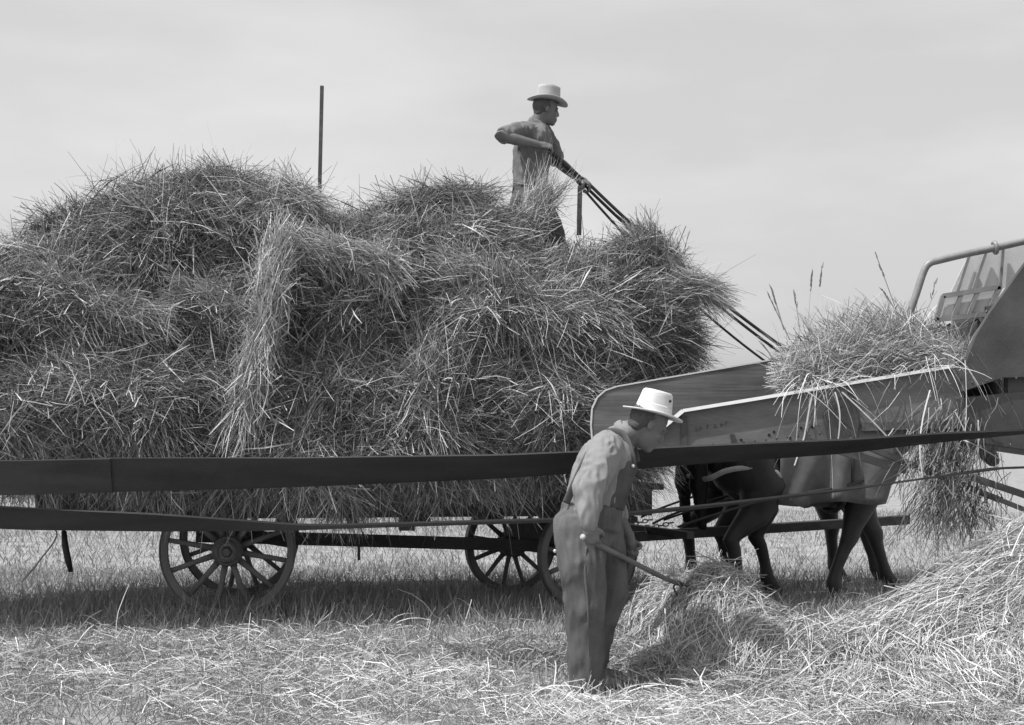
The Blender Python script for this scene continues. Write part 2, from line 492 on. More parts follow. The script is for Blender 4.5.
PLUMP = Lumps(21, [(5, .045), (11, .03)])
def pile(name, hfun, x0, x1, y0, y1, n, label, tones, mat, lmin=.10, lmax=.46, flow=(1, 0.0)):
    S = Straw(); gx, gy = 60, 50
    X, Y = np.meshgrid(np.linspace(x0, x1, gx), np.linspace(y0, y1, gy)); Z = hfun(X, Y)
    Z = np.where(Z > .03, Z + PLUMP(np.stack([X, Y, Z], -1)) - .03, -.03)
    V = np.stack([X, Y, Z], -1).reshape(-1, 3)
    q = (np.arange(gy - 1)[:, None] * gx + np.arange(gx - 1)[None, :]).reshape(-1, 1) + np.array([0, 1, gx + 1, gx])
    S.core(V, q, .12)
    Xr, Yr = RNG.uniform(x0, x1, n * 3), RNG.uniform(y0, y1, n * 3); H = hfun(Xr, Yr)
    ok = np.where(H > .04)[0][:n]; Xr, Yr, H = Xr[ok], Yr[ok], H[ok]; m = len(ok)
    Pt = np.stack([Xr, Yr, H + RNG.uniform(-.05, .05, m)], 1); Pt[:, 2] += PLUMP(Pt)
    e = .02; gxv = (hfun(Xr + e, Yr) - hfun(Xr - e, Yr)) / (2 * e); gyv = (hfun(Xr, Yr + e) - hfun(Xr, Yr - e)) / (2 * e)
    cl = Lumps(31, [(2.2, .9), (5, .6)])(Pt)
    ang = np.arctan2(flow[1], flow[0]) + cl + RNG.normal(0, .6, m) + np.where(RNG.random(m) < .5, 0, PI)
    dx, dy = np.cos(ang), np.sin(ang); dz = dx * gxv + dy * gyv + RNG.normal(.10, .22, m)
    D = nrm(np.stack([dx, dy, dz], 1)); L = RNG.uniform(lmin, lmax, m)
    B = np.stack([0 * L, 0 * L, -.16 * L], 1)
    S.add(Pt - D * (L * .45)[:, None], D, L, RNG.uniform(.0028, .0060, m), B, gauss_tone(m, *tones), kink=.05, ears=.06)
    o = S.build(name, mat)
    return tag(o, label, 'straw pile')

pile('straw_pile', pile_big, 1.0, 5.0, 6.1, 9.7, 48000, 'broad bright pile of loose straw sloping up in front of the threshing machine', (.45, .24), M['litter'], flow=(.8, .3))
pile('straw_pile', pile_small, .2, 2.9, 6.4, 9.8, 26000, 'small heap of straw in which the tines of the pitchfork are buried', (.40, .24), M['litter'], flow=(.5, .7))

# loose straw lying on the ground
lt = Straw()
for n, y0, y1 in ((66000, 6.0, 8.6), (20000, 8.6, 9.7), (9000, 9.3, 14)):
    X, Y = field_points(n, y0, y1); Y = Y + np.abs(RNG.normal(0, .30, n)) * (y0 > 6) - .25 * (y0 > 8) + .35 * Lumps(47, [(1.3, 1), (3.1, .8), (8, .6)])(np.stack([X, 0 * Y, 0 * X], 1))
    keep = RNG.random(n) < np.clip(.72 + .55 * Lumps(53, [(2.2, 1), (5.5, .9)])(np.stack([X, Y * 1.6, 0 * X], 1)), .12, 1); X, Y = X[keep], Y[keep]; n = len(X)
    z = GL(np.stack([X, Y, 0 * X], 1)) + RNG.random(n) ** 2 * (.13 if y0 < 8 else .08)
    ft = np.exp(-((X - .42) / .30) ** 2 - ((Y - 7.1) / .40) ** 2); z = z * (1 - .85 * ft) - .02 * ft     # trodden flat round the worker's boots
    ang = RNG.uniform(0, 2 * PI, n) + Lumps(41, [(1.8, 1.2)])(np.stack([X, Y, 0 * X], 1))
    D = np.stack([np.cos(ang), np.sin(ang), RNG.normal(.06, .34, n)], 1); L = RNG.uniform(.04, .17, n) + RNG.random(n) ** 4 * .25
    lt.add(np.stack([X, Y, z], 1) - D * (L * .5)[:, None], D, L, RNG.uniform(.0022, .0052, n), np.stack([0 * L, 0 * L, -.08 * L], 1), np.clip(RNG.normal(.40, .27, n) + .14 * Lumps(43, [(2.5, 1), (6, .7)])(np.stack([X, Y, 0 * X], 1)), 0, 1), kink=.06, ears=.03)
# a few long arched stalks standing out of the litter
n = 260; X, Y = field_points(n, 6.6, 9.8)
D = np.stack([RNG.normal(0, .7, n), RNG.normal(0, .5, n), np.abs(RNG.normal(.8, .4, n))], 1); L = RNG.uniform(.25, .6, n)
lt.add(np.stack([X, Y, 0 * X], 1), D, L, .006, np.stack([RNG.normal(0, .2, n) * L, 0 * L, -.5 * L], 1), gauss_tone(n, .75, .2), seg=5)
lo = lt.build('loose_straw', M['litter']); tag(lo, 'loose bleached straw scattered over the stubble in the foreground', 'straw', kind='stuff')

# ------------------------------------------------------------------ the hay load
OUT = [(-60, 285), (0, 262), (22, 252), (60, 234), (95, 214), (150, 200), (190, 188), (240, 184), (275, 196), (310, 214), (325, 218), (365, 214),
       (385, 200), (420, 194), (470, 192), (500, 208), (530, 220), (560, 228), (600, 238), (640, 246), (665, 268), (690, 306), (705, 318), (800, 340)]
YAW = .14                                                              # the wagon stands a little askew, its front farther off
def askew(x): return YAW * (x + 1.7)
OX = np.array([(a - 512) / F * (10.4 + askew((a - 512) / F * 10.4)) for a, b in OUT]); OZ = np.array([CH + (HY - b) / F * (10.4 + askew((a - 512) / F * 10.4)) for a, b in OUT]) - .27
XL, XR, YC, ZB = -4.75, 1.12, 10.98, 1.12
LUMP = Lumps(3, [(2.6, .11), (5.5, .10), (11, .055)])
TIER = Lumps(9, [(1.4, .9)])
def load_surface(u, th):
    """u 0..1 along the load, th angle round its section (0 = near side at mid height, pi/2 = top)"""
    X = XL + (XR - XL) * u
    t = 2 * u - 1
    end = np.clip(1 - np.abs(t) ** 18, 0, 1) ** .40
    zt = np.interp(X, OX, OZ); zm = (zt + ZB) / 2; hb = (zt - ZB) / 2
    c, s = np.cos(th), np.sin(th); n = 4.2
    cy = np.sign(c) * np.abs(c) ** (2 / n); sz = np.sign(s) * np.abs(s) ** (2 / n)
    half = 1.30 - .05 * sz - .35 * np.clip(-sz - .72, 0, 1)
    Pn = np.stack([X, YC + askew(X) - half * cy * end, zm + hb * sz * (0.55 + .45 * end)], -1)
    N = nrm(np.stack([np.where(np.abs(t) > .93, np.sign(t) * (np.abs(t) - .93) * 14, 0), -cy ** 3 * 1.0, sz ** 3 * 1.0 + 1e-6], -1))
    tz = Pn[..., 2] + .10 * TIER(Pn)
    tier = .10 * np.cos((tz - 1.05) / .62 * 2 * PI) ** 3 * np.abs(cy) ** 2
    d = LUMP(Pn) + tier
    return Pn + N * d[..., None], N

S = Straw()
gu, gt = 170, 96
U, TH = np.meshgrid(np.linspace(0, 1, gu), np.linspace(-PI, PI, gt), indexing='ij')
V, _ = load_surface(U, TH)
q = (np.arange(gu - 1)[:, None] * gt + np.arange(gt - 1)[None, :]).reshape(-1, 1) + np.array([0, 1, gt + 1, gt])
S.core(V.reshape(-1, 3), q, .10)  # core toned dark, painting in the shade of the gaps between stalks
ends = []
for i in (0, gu - 1):
    ends.append([[i * gt + j, i * gt + j + 1, i * gt + (gt - 2 - j), i * gt + (gt - 1 - j)] for j in range(gt // 2 - 1)])
S.core(V.reshape(-1, 3), np.array(ends).reshape(-1, 4), .10)

def tufts(S, nc, per, u_rng, th_rng, tone_m=.26, tone_s=.22, Lr=(.16, .5), out=.35, spread=.45, sd=.16):
    u = RNG.uniform(*u_rng, nc); th = RNG.uniform(*th_rng, nc)
    C, N = load_surface(u, th)
    a = RNG.normal(0, .75, nc) + np.where(RNG.random(nc) < .5, 0, PI)
    X_ = np.array([1.0, 0, 0]); T1 = nrm(X_[None, :] - N * (N @ X_)[:, None]); T2 = np.cross(N, T1)
    T = nrm(T1 * np.cos(a)[:, None] + T2 * np.sin(a)[:, None] + np.array([0, 0, -.18])); A = np.cross(N, T)
    ct = RNG.normal(tone_m, .10, nc); o = out * RNG.uniform(.4, 1.5, nc)
    m = nc * per
    rep = lambda x: np.repeat(x, per, 0)
    off = rep(T) * RNG.normal(0, sd, (m, 1)) + rep(A) * RNG.normal(0, sd * .5, (m, 1)) + rep(N) * RNG.uniform(-.06, .07, (m, 1))
    D = nrm(rep(T) + rep(N) * (rep(o)[:, None] + RNG.normal(0, .15, (m, 1))) + RNG.normal(0, spread, (m, 3)))
    L = RNG.uniform(*Lr, m)
    B = np.zeros((m, 3)); B[:, 2] = -L * RNG.uniform(.02, .35, m)
    S.add(rep(C) + off - D * (L * .4)[:, None], D, L, RNG.uniform(.0025, .0062, m), B, np.clip(rep(ct) + RNG.normal(0, tone_s, m), 0, 1), kink=.05, ears=.05)

near = (-.98, 1.0)
tufts(S, 760, 250, (.01, .995), near)                                   # the side towards the camera
tufts(S, 380, 220, (.01, .995), (.7, 2.4), out=.55, spread=.45, Lr=(.2, .5))   # the top
tufts(S, 120, 230, (.965, 1.0), (-1.2, 1.6), out=.5, spread=.4, Lr=(.2, .5))     # the front end
tufts(S, 120, 90, (.01, .99), (2.2, 4.3), tone_m=.3)                    # the far side
def strays(S, n, u_rng, th_rng, Lr, w, tone, out, down=.1):
    u = RNG.uniform(*u_rng, n); th = RNG.uniform(*th_rng, n); C, N = load_surface(u, th)
    D = nrm(RNG.normal(0, 1, (n, 3)) * np.array([1, .5, .7]) + N * out); L = RNG.uniform(*Lr, n)
    B = np.zeros((n, 3)); B[:, 2] = -L * down * RNG.uniform(.3, 2, n)
    S.add(C + N * RNG.uniform(0, .08, (n, 1)) - D * (L * .35)[:, None], D, L, w, B, gauss_tone(n, tone, .2), kink=.07, seg=4, ears=.0 if w > .007 else .1)
strays(S, 9000, (.0, 1), near, (.25, .7), .0055, .62, .35)
strays(S, 1300, (.0, 1), near, (.2, .55), .008, .80, .45)
strays(S, 2600, (.0, 1), (.8, 2.2), (.3, .65), .005, .3, .9)
n = 13000; u = RNG.random(n); C, N = load_surface(u, RNG.uniform(-1.25, 1.3, n))       # pale cut ends poking out
D = N * .8 + RNG.normal(0, .7, (n, 3)); L = RNG.uniform(.06, .2, n)
S.add(C + N * RNG.uniform(.0, .1, (n, 1)), D, L, RNG.uniform(.005, .008, n), np.stack([0 * L, 0 * L, -.3 * L], 1), gauss_tone(n, .78, .2), seg=2, taper=.2)
strays(S, 160, (.0, .45), (.9, 1.8), (.5, .9), .006, .25, 1.0)
# fringe hanging from the bottom of the load
n = 1700; u = RNG.random(n); C, N = load_surface(u, RNG.uniform(-1.5, -1.0, n))
D = np.stack([RNG.normal(0, .5, n), RNG.normal(-.2, .2, n), -np.ones(n)], 1); L = RNG.uniform(.08, .26, n)
S.add(C + np.array([0, -.04, .06]), D, L, RNG.uniform(.004, .008, n), None, gauss_tone(n, .42, .22), kink=.08)
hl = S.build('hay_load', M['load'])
tag(hl, 'huge shaggy load of cut grain stalks heaped on the wagon', 'hay load')


def sheaf(label, pts, rad, n, tone=(.45, .2), fan=.25, Lr=(.25, .6), droop=.15, w=(.0028, .0058), mat='bundle', core=.45, ears=.08, name='straw_sheaf', cat='sheaf', grp=None):
    """stalks laid along a path of points, spreading at its ends"""
    pts = [Vector(p) for p in pts]; k = len(pts) - 1; S = Straw(); n = int(n * 1.6)
    mb = MB().limb(pts, [rad * core * (.8 + .4 * random.random()) for _ in pts], n=8)
    fq = [f if len(f) == 4 else None for f in mb.f]
    S.core([tuple(v) for v in mb.v], [f for f in fq if f], .1)
    pa = np.array([tuple(p) for p in pts]); s = RNG.random(n) * k; i = np.minimum(s.astype(int), k - 1); f = (s - i)[:, None]
    c = pa[i] * (1 - f) + pa[i + 1] * f; d = nrm(pa[i + 1] - pa[i])
    R = RNG.normal(0, 1, (n, 3)); R -= d * np.sum(R * d, 1, keepdims=True); R = nrm(R) * (rad * np.sqrt(RNG.random(n)) * (.75 + .6 * np.abs(s / k * 2 - 1) ** 2))[:, None]
    D = nrm(d + R / rad * fan * (s / k * 2 - .6)[:, None] + RNG.normal(0, .16 + fan * .7, (n, 3))); L = RNG.uniform(*Lr, n)
    B = np.zeros((n, 3)); B[:, 2] = -L * droop * RNG.uniform(.3, 1.7, n)
    S.add(c + R - D * (L * .5)[:, None], D, L, RNG.uniform(*w, n), B, gauss_tone(n, *tone), kink=.07, ears=ears, brk=.5)
    return tag(S.build(name, M[mat]), label, cat, grp)

G = 'sheaves lying loose on the load'
def SH(label, pxs, rad, n, **kw): return sheaf(label, [P(a, b, c + askew((a - 512) / F * c)) for a, b, c in pxs], rad, n, grp=G, **kw)
SH('long pale sheaf hanging straight down the middle of the load', [(280, 246, 9.62), (272, 285, 9.50), (262, 330, 9.48), (252, 380, 9.46), (240, 432, 9.46)], .085, 1500, tone=(.62, .2), fan=.30, Lr=(.25, .6), droop=.05, w=(.0035, .007), core=.3)
SH('rounded sheaf humped up at the foot of the tall stake', [(262, 232, 9.85), (268, 206, 10.0), (290, 198, 10.1), (312, 214, 10.0)], .15, 1900, tone=(.42, .2), fan=.35)
SH('bushy sheaf on the highest crest of the load', [(150, 222, 10.1), (180, 200, 10.1), (215, 190, 10.1), (240, 200, 10.1)], .18, 2200, tone=(.25, .15), fan=.6, mat='load')
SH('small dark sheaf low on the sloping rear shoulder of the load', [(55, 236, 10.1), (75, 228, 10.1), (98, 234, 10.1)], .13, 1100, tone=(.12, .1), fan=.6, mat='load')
SH('ragged sheaf poking up behind the back of the man with the reins', [(392, 224, 10.2), (420, 207, 10.2), (455, 202, 10.2), (485, 212, 10.2)], .16, 2000, tone=(.25, .15), fan=.6, mat='load')
SH('wispy upright sheaf in front of the legs of the man with the reins', [(520, 240, 10.2), (534, 215, 10.2), (546, 190, 10.25)], .10, 650, tone=(.48, .2), fan=.3, droop=.0)
SH('thick sheaf crowning the front corner of the load', [(620, 258, 10.05), (645, 244, 10.1), (664, 262, 10.1), (676, 290, 10.1)], .115, 1700, tone=(.33, .2), fan=.5)
SH('tapering sheaf jutting forward off the front of the load towards the reins', [(630, 300, 9.9), (665, 287, 9.9), (695, 284, 9.9), (714, 290, 9.9)], .065, 1100, tone=(.45, .2), fan=.15, Lr=(.25, .5))
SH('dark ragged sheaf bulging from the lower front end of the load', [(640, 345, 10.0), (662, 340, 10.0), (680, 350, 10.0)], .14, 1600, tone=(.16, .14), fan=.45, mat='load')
SH('pale fringed sheaf drooping beside the top of the long hanging sheaf', [(300, 244, 9.62), (335, 247, 9.58), (370, 256, 9.58), (400, 270, 9.6)], .10, 1500, tone=(.52, .2), fan=.6, Lr=(.12, .36), droop=.3)
SH('bright frayed sheaf sagging across the upper rear of the load', [(48, 282, 9.6), (90, 296, 9.56), (130, 312, 9.54), (172, 318, 9.55)], .12, 1600, tone=(.45, .2), fan=.6, droop=.22, Lr=(.12, .38))
SH('frayed sheaf lying level under the highest crest of the load', [(176, 288, 9.6), (215, 296, 9.56), (250, 312, 9.56)], .09, 900, tone=(.45, .2), fan=.6, droop=.2, Lr=(.12, .36))
SH('splayed sheaf spilling out near the lower middle of the load', [(435, 330, 9.6), (425, 370, 9.52), (432, 410, 9.5), (446, 440, 9.5)], .10, 700, tone=(.38, .22), fan=.6, droop=.1)
SH('pale sheaf slanting across the load below the man with the reins', [(440, 262, 9.75), (490, 275, 9.65), (535, 300, 9.6), (575, 318, 9.6)], .12, 1500, tone=(.5, .22), fan=.6, droop=.15, Lr=(.12, .4))

# ------------------------------------------------------------------ hay wagon
wag = thing('hay_wagon', 'dark wooden hay wagon on spoked wheels carrying the straw load', 'wagon', (-1.1, 11.1, 0))
def wheel(c, R, ax, nsp, w=.055):
    ax = Vector(ax).normalized(); c = Vector(c)
    r = MB().ringbar(c, ax, R - .065, R - .010, w); o = r.build('wheel', M['wheelwood'], wag, bevel=.006)
    MB().ringbar(c, ax, R - .0095, R, w + .006).build('tyre', M['iron'], o)
    h = MB(); h.tube([c - ax * .14, c - ax * .09, c - ax * .05, c + ax * .05, c + ax * .10, c + ax * .15], [.075, .105, .115, .115, .08, .07], 24)
    h.build('hub', M['wheelwood'], o, smooth=False)
    hb = MB(); hb.torus(c - ax * .095, ax, .103, .012, 32, 6); hb.torus(c - ax * .14, ax, .072, .01, 32, 6); hb.build('hub_band', M['iron'], o, smooth=True)
    MB().tube([c - ax * .20, c - ax * .14], [.03, .045], 6).build('axle_nut', M['iron'], o)
    a = ax.cross(Vector((0, 0, 1))).normalized(); b = ax.cross(a)
    for i in range(nsp):
        t = 2 * PI * (i + .35) / nsp; d = a * math.cos(t) + b * math.sin(t)
        MB().tube([c + d * .10 - ax * .012, c + d * (R * .45), c + d * (R - .055)], [.026, .021, .019], 8, squash=.8, ref=ax).build('spoke', M['wheelwood'], o, smooth=True)
    return o
rw = P(228, 549, 10.28); wy = math.atan(YAW); WF = Vector((math.cos(wy), math.sin(wy), 0)); WL_ = Vector((-math.sin(wy), math.cos(wy), 0)); RZ = Matrix.Rotation(wy, 3, 'Z')
def wg(d, l, z): return Vector((rw.x, 10.28, 0)) + WF * d + WL_ * l + Vector((0, 0, z))
wheel(wg(0, 0, .506), .506, WL_, 12); wheel(wg(0, 1.5, .506), .506, WL_, 12)
phi = math.radians(25); fx = Vector((math.sin(phi), -math.cos(phi), 0)); fc = wg(2.56, .75, .43)
wheel(fc + fx * .72, .43, -fx, 12); wheel(fc - fx * .72, .43, -fx, 12)
MB().tube([wg(0, -.08, .506), wg(0, 1.58, .506)], .045, 12).build('rear_axle', M['iron'], wag, True)
MB().tube([fc + fx * .8, fc - fx * .8], .042, 12).build('front_axle', M['iron'], wag, True)
MB().box(wg(0, .75, .61), (.14, 1.25, .15), RZ).build('bolster', M['darkwood'], wag, bevel=.006)
MB().box(fc + Vector((0, 0, .14)), (.16, 1.2, .14), Matrix.Rotation(phi, 3, 'Z')).build('bolster', M['darkwood'], wag, bevel=.006)
MB().beam(wg(-.3, .75, .57), fc + Vector((0, 0, .03)), .09, .10).build('reach_pole', M['darkwood'], wag, bevel=.006)
MB().tube([wg(1.0, .72, .52), wg(1.0, .72, .36)], .012, 8).build('hanging_bolt', M['iron'], wag)
D0, D1 = -1.42, 3.30; DM, DL = (D0 + D1) / 2, D1 - D0
MB().box(wg(DM, .13, .845), (DL, .07, .21), RZ).build('side_beam', M['darkwood'], wag, bevel=.006)
MB().box(wg(DM, 1.40, .845), (DL, .07, .21), RZ).build('side_beam', M['darkwood'], wag, bevel=.006)
MB().box(wg(DM, .77, .975), (DL + .05, 1.9, .045), RZ).build('bed_floor', M['darkwood'], wag, bevel=.005)
for k in range(9):
    MB().box(wg(D0 + .18 + (DL - .36) * k / 8, .77, .712), (.09, 1.5, .05), RZ).build('cross_beam', M['darkwood'], wag, bevel=.005)
MB().box(wg(1.36, .25, .68), (.12, .14, .10), RZ).build('bracket', M['iron'], wag, bevel=.005)
MB().beam(P(319, 215, 11.2), P(322, 86, 11.2), .028, .028, (0, 1, 0)).build('tall_stake', M['darkwood'], wag)
MB().beam(P(579, 235, 10.6), P(580, 186, 10.6), .036, .036, (0, 1, 0)).build('front_post', M['darkwood'], wag)
td = Vector((math.cos(phi) * .97, math.sin(phi) * .97 * .8, 0)).normalized()
ta = fc + Vector((0, 0, .06)); tb = ta + td * 3.6 + Vector((0, 0, .12))
MB().beam(ta, tb, .09, .085).build('tongue', M['darkwood'], wag, bevel=.008)
wt0 = ta + td * .95
perp = Vector((-td.y, td.x, 0))
MB().beam(wt0 + perp * .75 + Vector((0, 0, .08)), wt0 - perp * .75 + Vector((0, 0, .08)), .07, .06).build('whippletree', M['darkwood'], wag, bevel=.006)

# ------------------------------------------------------------------ horses
def catmull(pts, n):
    out = []; m = len(pts)
    for i in range(m - 1):
        p0, p1, p2, p3 = pts[max(i - 1, 0)], pts[i], pts[i + 1], pts[min(i + 2, m - 1)]
        for k in range(n):
            t = k / n
            out.append(.5 * ((2 * p1) + (p2 - p0) * t + (2 * p0 - 5 * p1 + 4 * p2 - p3) * t * t + (3 * p1 - p0 - 3 * p2 + p3) * t ** 3))
    out.append(pts[-1]); return out

def horse(loc, rz, label, hind, fore, cover):
    h = thing('draft_horse', label, 'horse', loc, 'pair of horses hitched to the wagon'); h.rotation_euler = (0, 0, rz); h.scale = (1.08, 1.06, 1.03)
    V3 = Vector
    b = MB()
    # trunk: rump, loin, barrel, chest
    tr = [(-.86, 1.22, .13, .17), (-.74, 1.20, .25, .31), (-.5, 1.19, .29, .36), (-.2, 1.14, .28, .35), (.1, 1.11, .30, .37), (.35, 1.13, .29, .38), (.58, 1.16, .25, .34), (.74, 1.16, .17, .24)]
    b.rings([(V3((x, 0, z)), V3((0, hw, 0)), V3((0, 0, hz))) for x, z, hw, hz in tr], 28)
    # neck and head
    nk = [V3((.50, 0, 1.28)), V3((.78, 0, 1.42)), V3((1.05, 0, 1.52)), V3((1.26, 0, 1.58))]
    b.rings([(p, V3((0, w, 0)), V3((-.35 * q, 0, q))) for p, w, q in zip(nk, (.17, .14, .11, .09), (.30, .24, .18, .14))], 20)
    hd = [V3((1.22, 0, 1.60)), V3((1.36, 0, 1.52)), V3((1.54, 0, 1.34)), V3((1.66, 0, 1.19)), V3((1.71, 0, 1.13))]
    b.limb(hd, [.11, .125, .095, .075, .06], 18)
    for s in (1, -1):
        b.limb([V3((1.22, .06 * s, 1.68)), V3((1.23, .075 * s, 1.82))], [.032, .012], 8)
    def hindleg(s, hx):
        y = .17 * s
        b.limb([V3((-.60, y * .9, 1.15)), V3((-.46 + hx * .15, y, .92)), V3((-.54 + hx * .6, y, .70)), V3((-.69 + hx * .85, y, .56)), V3((-.735 + hx * .9, y, .50)), V3((-.70 + hx * .94, y, .42)), V3((-.68 + hx * .98, y, .28)), V3((-.67 + hx, y, .16)), V3((-.62 + hx, y, .07))],
               [.22, .20, .125, .072, .066, .054, .046, .060, .070], 16)
    def foreleg(s, hx):
        y = .16 * s
        b.limb([V3((.46, y, 1.05)), V3((.46 + hx * .25, y, .78)), V3((.47 + hx * .50, y, .58)), V3((.485 + hx * .60, y, .50)), V3((.47 + hx * .68, y, .42)), V3((.46 + hx * .86, y, .26)), V3((.46 + hx * .95, y, .15)), V3((.50 + hx, y, .07))],
               [.18, .13, .080, .074, .056, .047, .060, .070], 16)
    # the near side is the horse's right: y < 0
    hindleg(-1, hind[0]); hindleg(1, hind[1]); foreleg(-1, fore[0]); foreleg(1, fore[1])
    body = b.fuse('body', M['hide'], h, .018, 5, local=True)
    hf = MB()
    for s, hx, x0 in ((-1, hind[0], -.61), (1, hind[1], -.61), (-1, fore[0], .51), (1, fore[1], .51)):
        m = MB(); m.rings([(V3((x0 + hx - .01, s * .165, .085)), V3((.065, 0, 0)), V3((0, .06, 0))), (V3((x0 + hx + .01, s * .165, 0)), V3((.09, 0, 0)), V3((0, .08, 0)))], 16)
        m.build('hoof', M['hoof'], h, True, local=True)
    t = MB(); t.limb([V3((-.84, 0, 1.34)), V3((-.92, 0, 1.22)), V3((-.94, 0, .95)), V3((-.90, .02, .60))], [.05, .065, .07, .03], 12)
    t.fuse('tail', M['hair'], h, .018, 2, (.012, 22, (1, 1, .2)), local=True)
    mn = MB(); mn.limb([V3((.55, 0, 1.60)), V3((.82, -.02, 1.68)), V3((1.05, -.02, 1.72)), V3((1.24, 0, 1.74))], [.04, .06, .06, .04], 12)
    mn.fuse('mane', M['hair'], h, .018, 2, (.012, 22), local=True)
    for s in (1, -1): MB().ball(V3((1.38, .105 * s, 1.55)), .02).build('eye', M['eye'], h, True, local=True)
    # harness
    c = MB(); pts = [V3((.60 + .14 * math.cos(a) * .6, .235 * math.sin(a), 1.20 + .38 * math.cos(a))) for a in [2 * PI * k / 28 for k in range(29)]]
    c.tube(pts, .055, 12); c.build('collar', M['leather'], h, True, local=True)
    br = MB()
    pts = [V3((-.42, -.335, 1.0)), V3((-.48, -.345, 1.055)), V3((-.66, -.335, 1.085)), V3((-.82, -.25, 1.06)), V3((-.91, -.15, 1.0)), V3((-.93, 0, .99)), V3((-.90, .15, 1.04)), V3((-.68, .335, 1.06)), V3((-.42, .35, 1.05)), V3((-.20, .335, .95))]
    br.tube(catmull(pts, 5), .022, 10, squash=.7, ref=(0, 1, .01)); br.build('breeching_strap', M['paleleather'], h, True, local=True)
    hs = MB()
    for s in (1, -1): hs.tube(catmull([V3((-.62, .33 * s, 1.02)), V3((-.56, .31 * s, 1.25)), V3((-.48, .20 * s, 1.47)), V3((-.45, 0, 1.57))], 5), .02, 8, squash=.5)
    hs.build('hip_strap', M['paleleather'], h, True, local=True)
    bb = MB(); bb.tube([V3((.20 + 0, .335 * math.sin(a), 1.11 + .40 * math.cos(a))) for a in [2 * PI * k / 28 for k in range(29)]], .022, 8); bb.build('belly_band', M['leather'], h, True, local=True)
    for s in (1, -1):
        MB().tube(catmull([V3((.62, .26 * s, 1.05)), V3((.1, .36 * s, .93)), V3((-.5, .36 * s, .84)), V3((-1.0, .30 * s, .70)), V3((-1.22, .24 * s, .62))], 5), .010, 8).build('trace', M['leather'], h, True, local=True)
    bd = MB(); bd.torus(V3((1.56, 0, 1.31)), V3((.6, 0, -.7)), .098, .012, 24, 6); bd.torus(V3((1.33, 0, 1.545)), V3((.75, 0, -.66)), .132, .012, 24, 6)
    bd.build('bridle', M['leather'], h, True, local=True)
    if cover:
        cv = MB(); nu, nv = 26, 30; L = []
        for i in range(nu + 1):
            x = -.42 + 1.0 * i / nu
            for j in range(nv + 1):
                a = -2.35 + 4.7 * j / nv
                rr = 1.0 + .04 * math.sin(x * 9 + a * 2.3) + .03 * math.sin(x * 23 - a * 3) + .016 * math.sin(x * 41 + a * 7)
                hang = max(0, abs(a) - 1.5)
                yy = .355 * math.sin(max(-1.57, min(1.57, a))) * rr
                zz = 1.12 + .415 * math.cos(min(abs(a), 1.57)) * rr - hang * .36 + .03 * math.sin(x * 7 + 1) * (hang > 0)
                L.append(V3((x - .16 * hang * max(0, x + .1), yy + .05 * hang * math.sin(x * 17) * (1 if a > 0 else -1), zz - .04 * math.sin((x + .42) * PI) * hang)))
        f = [(i * (nv + 1) + j, i * (nv + 1) + j + 1, (i + 1) * (nv + 1) + j + 1, (i + 1) * (nv + 1) + j) for i in range(nu) for j in range(nv)]
        cv.add(L, f); o = cv.build('canvas_cover', M['canvas'], h, True, local=True)
        sd = o.modifiers.new('cloth', 'SOLIDIFY'); sd.thickness = .012; sd.offset = 1
    return h

HA = math.radians(17)
h1 = Vector((2.52, 11.62, 0)); hp = Vector((-math.sin(HA), math.cos(HA), 0)); hd_ = Vector((math.cos(HA), math.sin(HA), 0))
horse(h1, HA, 'nearer dark horse wearing a pale canvas cover, seen under the feeder', (-.02, .40), (-.34, .36), True)
horse(h1 + hp * .98 + hd_ * .30, HA, 'farther dark horse mostly hidden behind the canvas covered horse', (.05, -.12), (.36, .12), False)
ch = MB()
def chain(name, a, b, sag, parent):
    a, b = Vector(a), Vector(b); m = MB(); n = int((b - a).length / .045)
    for k in range(n):
        t = (k + .5) / n; c = a.lerp(b, t) - Vector((0, 0, sag * 4 * t * (1 - t))); d = (b - a).normalized()
        ax = d.cross(Vector((0, 0, 1))).normalized() if k % 2 else d.cross(d.cross(Vector((0, 0, 1)))).normalized()
        u = d; w = ax.cross(u).normalized(); pts = [c + u * (.030 * math.cos(q)) + w * (.016 * math.sin(q)) for q in [2 * PI * i / 12 for i in range(13)]]
        m.tube(pts, .006, 6, cap=False)
    return m.build(name, M['steel'], parent, True)
def hw(o, x, y, z): return o + hd_ * x + hp * y + Vector((0, 0, z))
chain('trace_chain', hw(h1, -1.22, -.24, .62), wt0 - perp * .70 + Vector((0, 0, .10)), .03, wag)
chain('trace_chain', hw(h1, -1.22, .24, .62), wt0 - perp * .20 + Vector((0, 0, .10)), .05, wag)
h2 = h1 + hp * .98 + hd_ * .30
chain('trace_chain', hw(h2, -1.22, -.24, .62), wt0 + perp * .20 + Vector((0, 0, .10)), .02, wag)
chain('trace_chain', hw(h2, -1.22, .24, .62), wt0 + perp * .70 + Vector((0, 0, .10)), .02, wag)

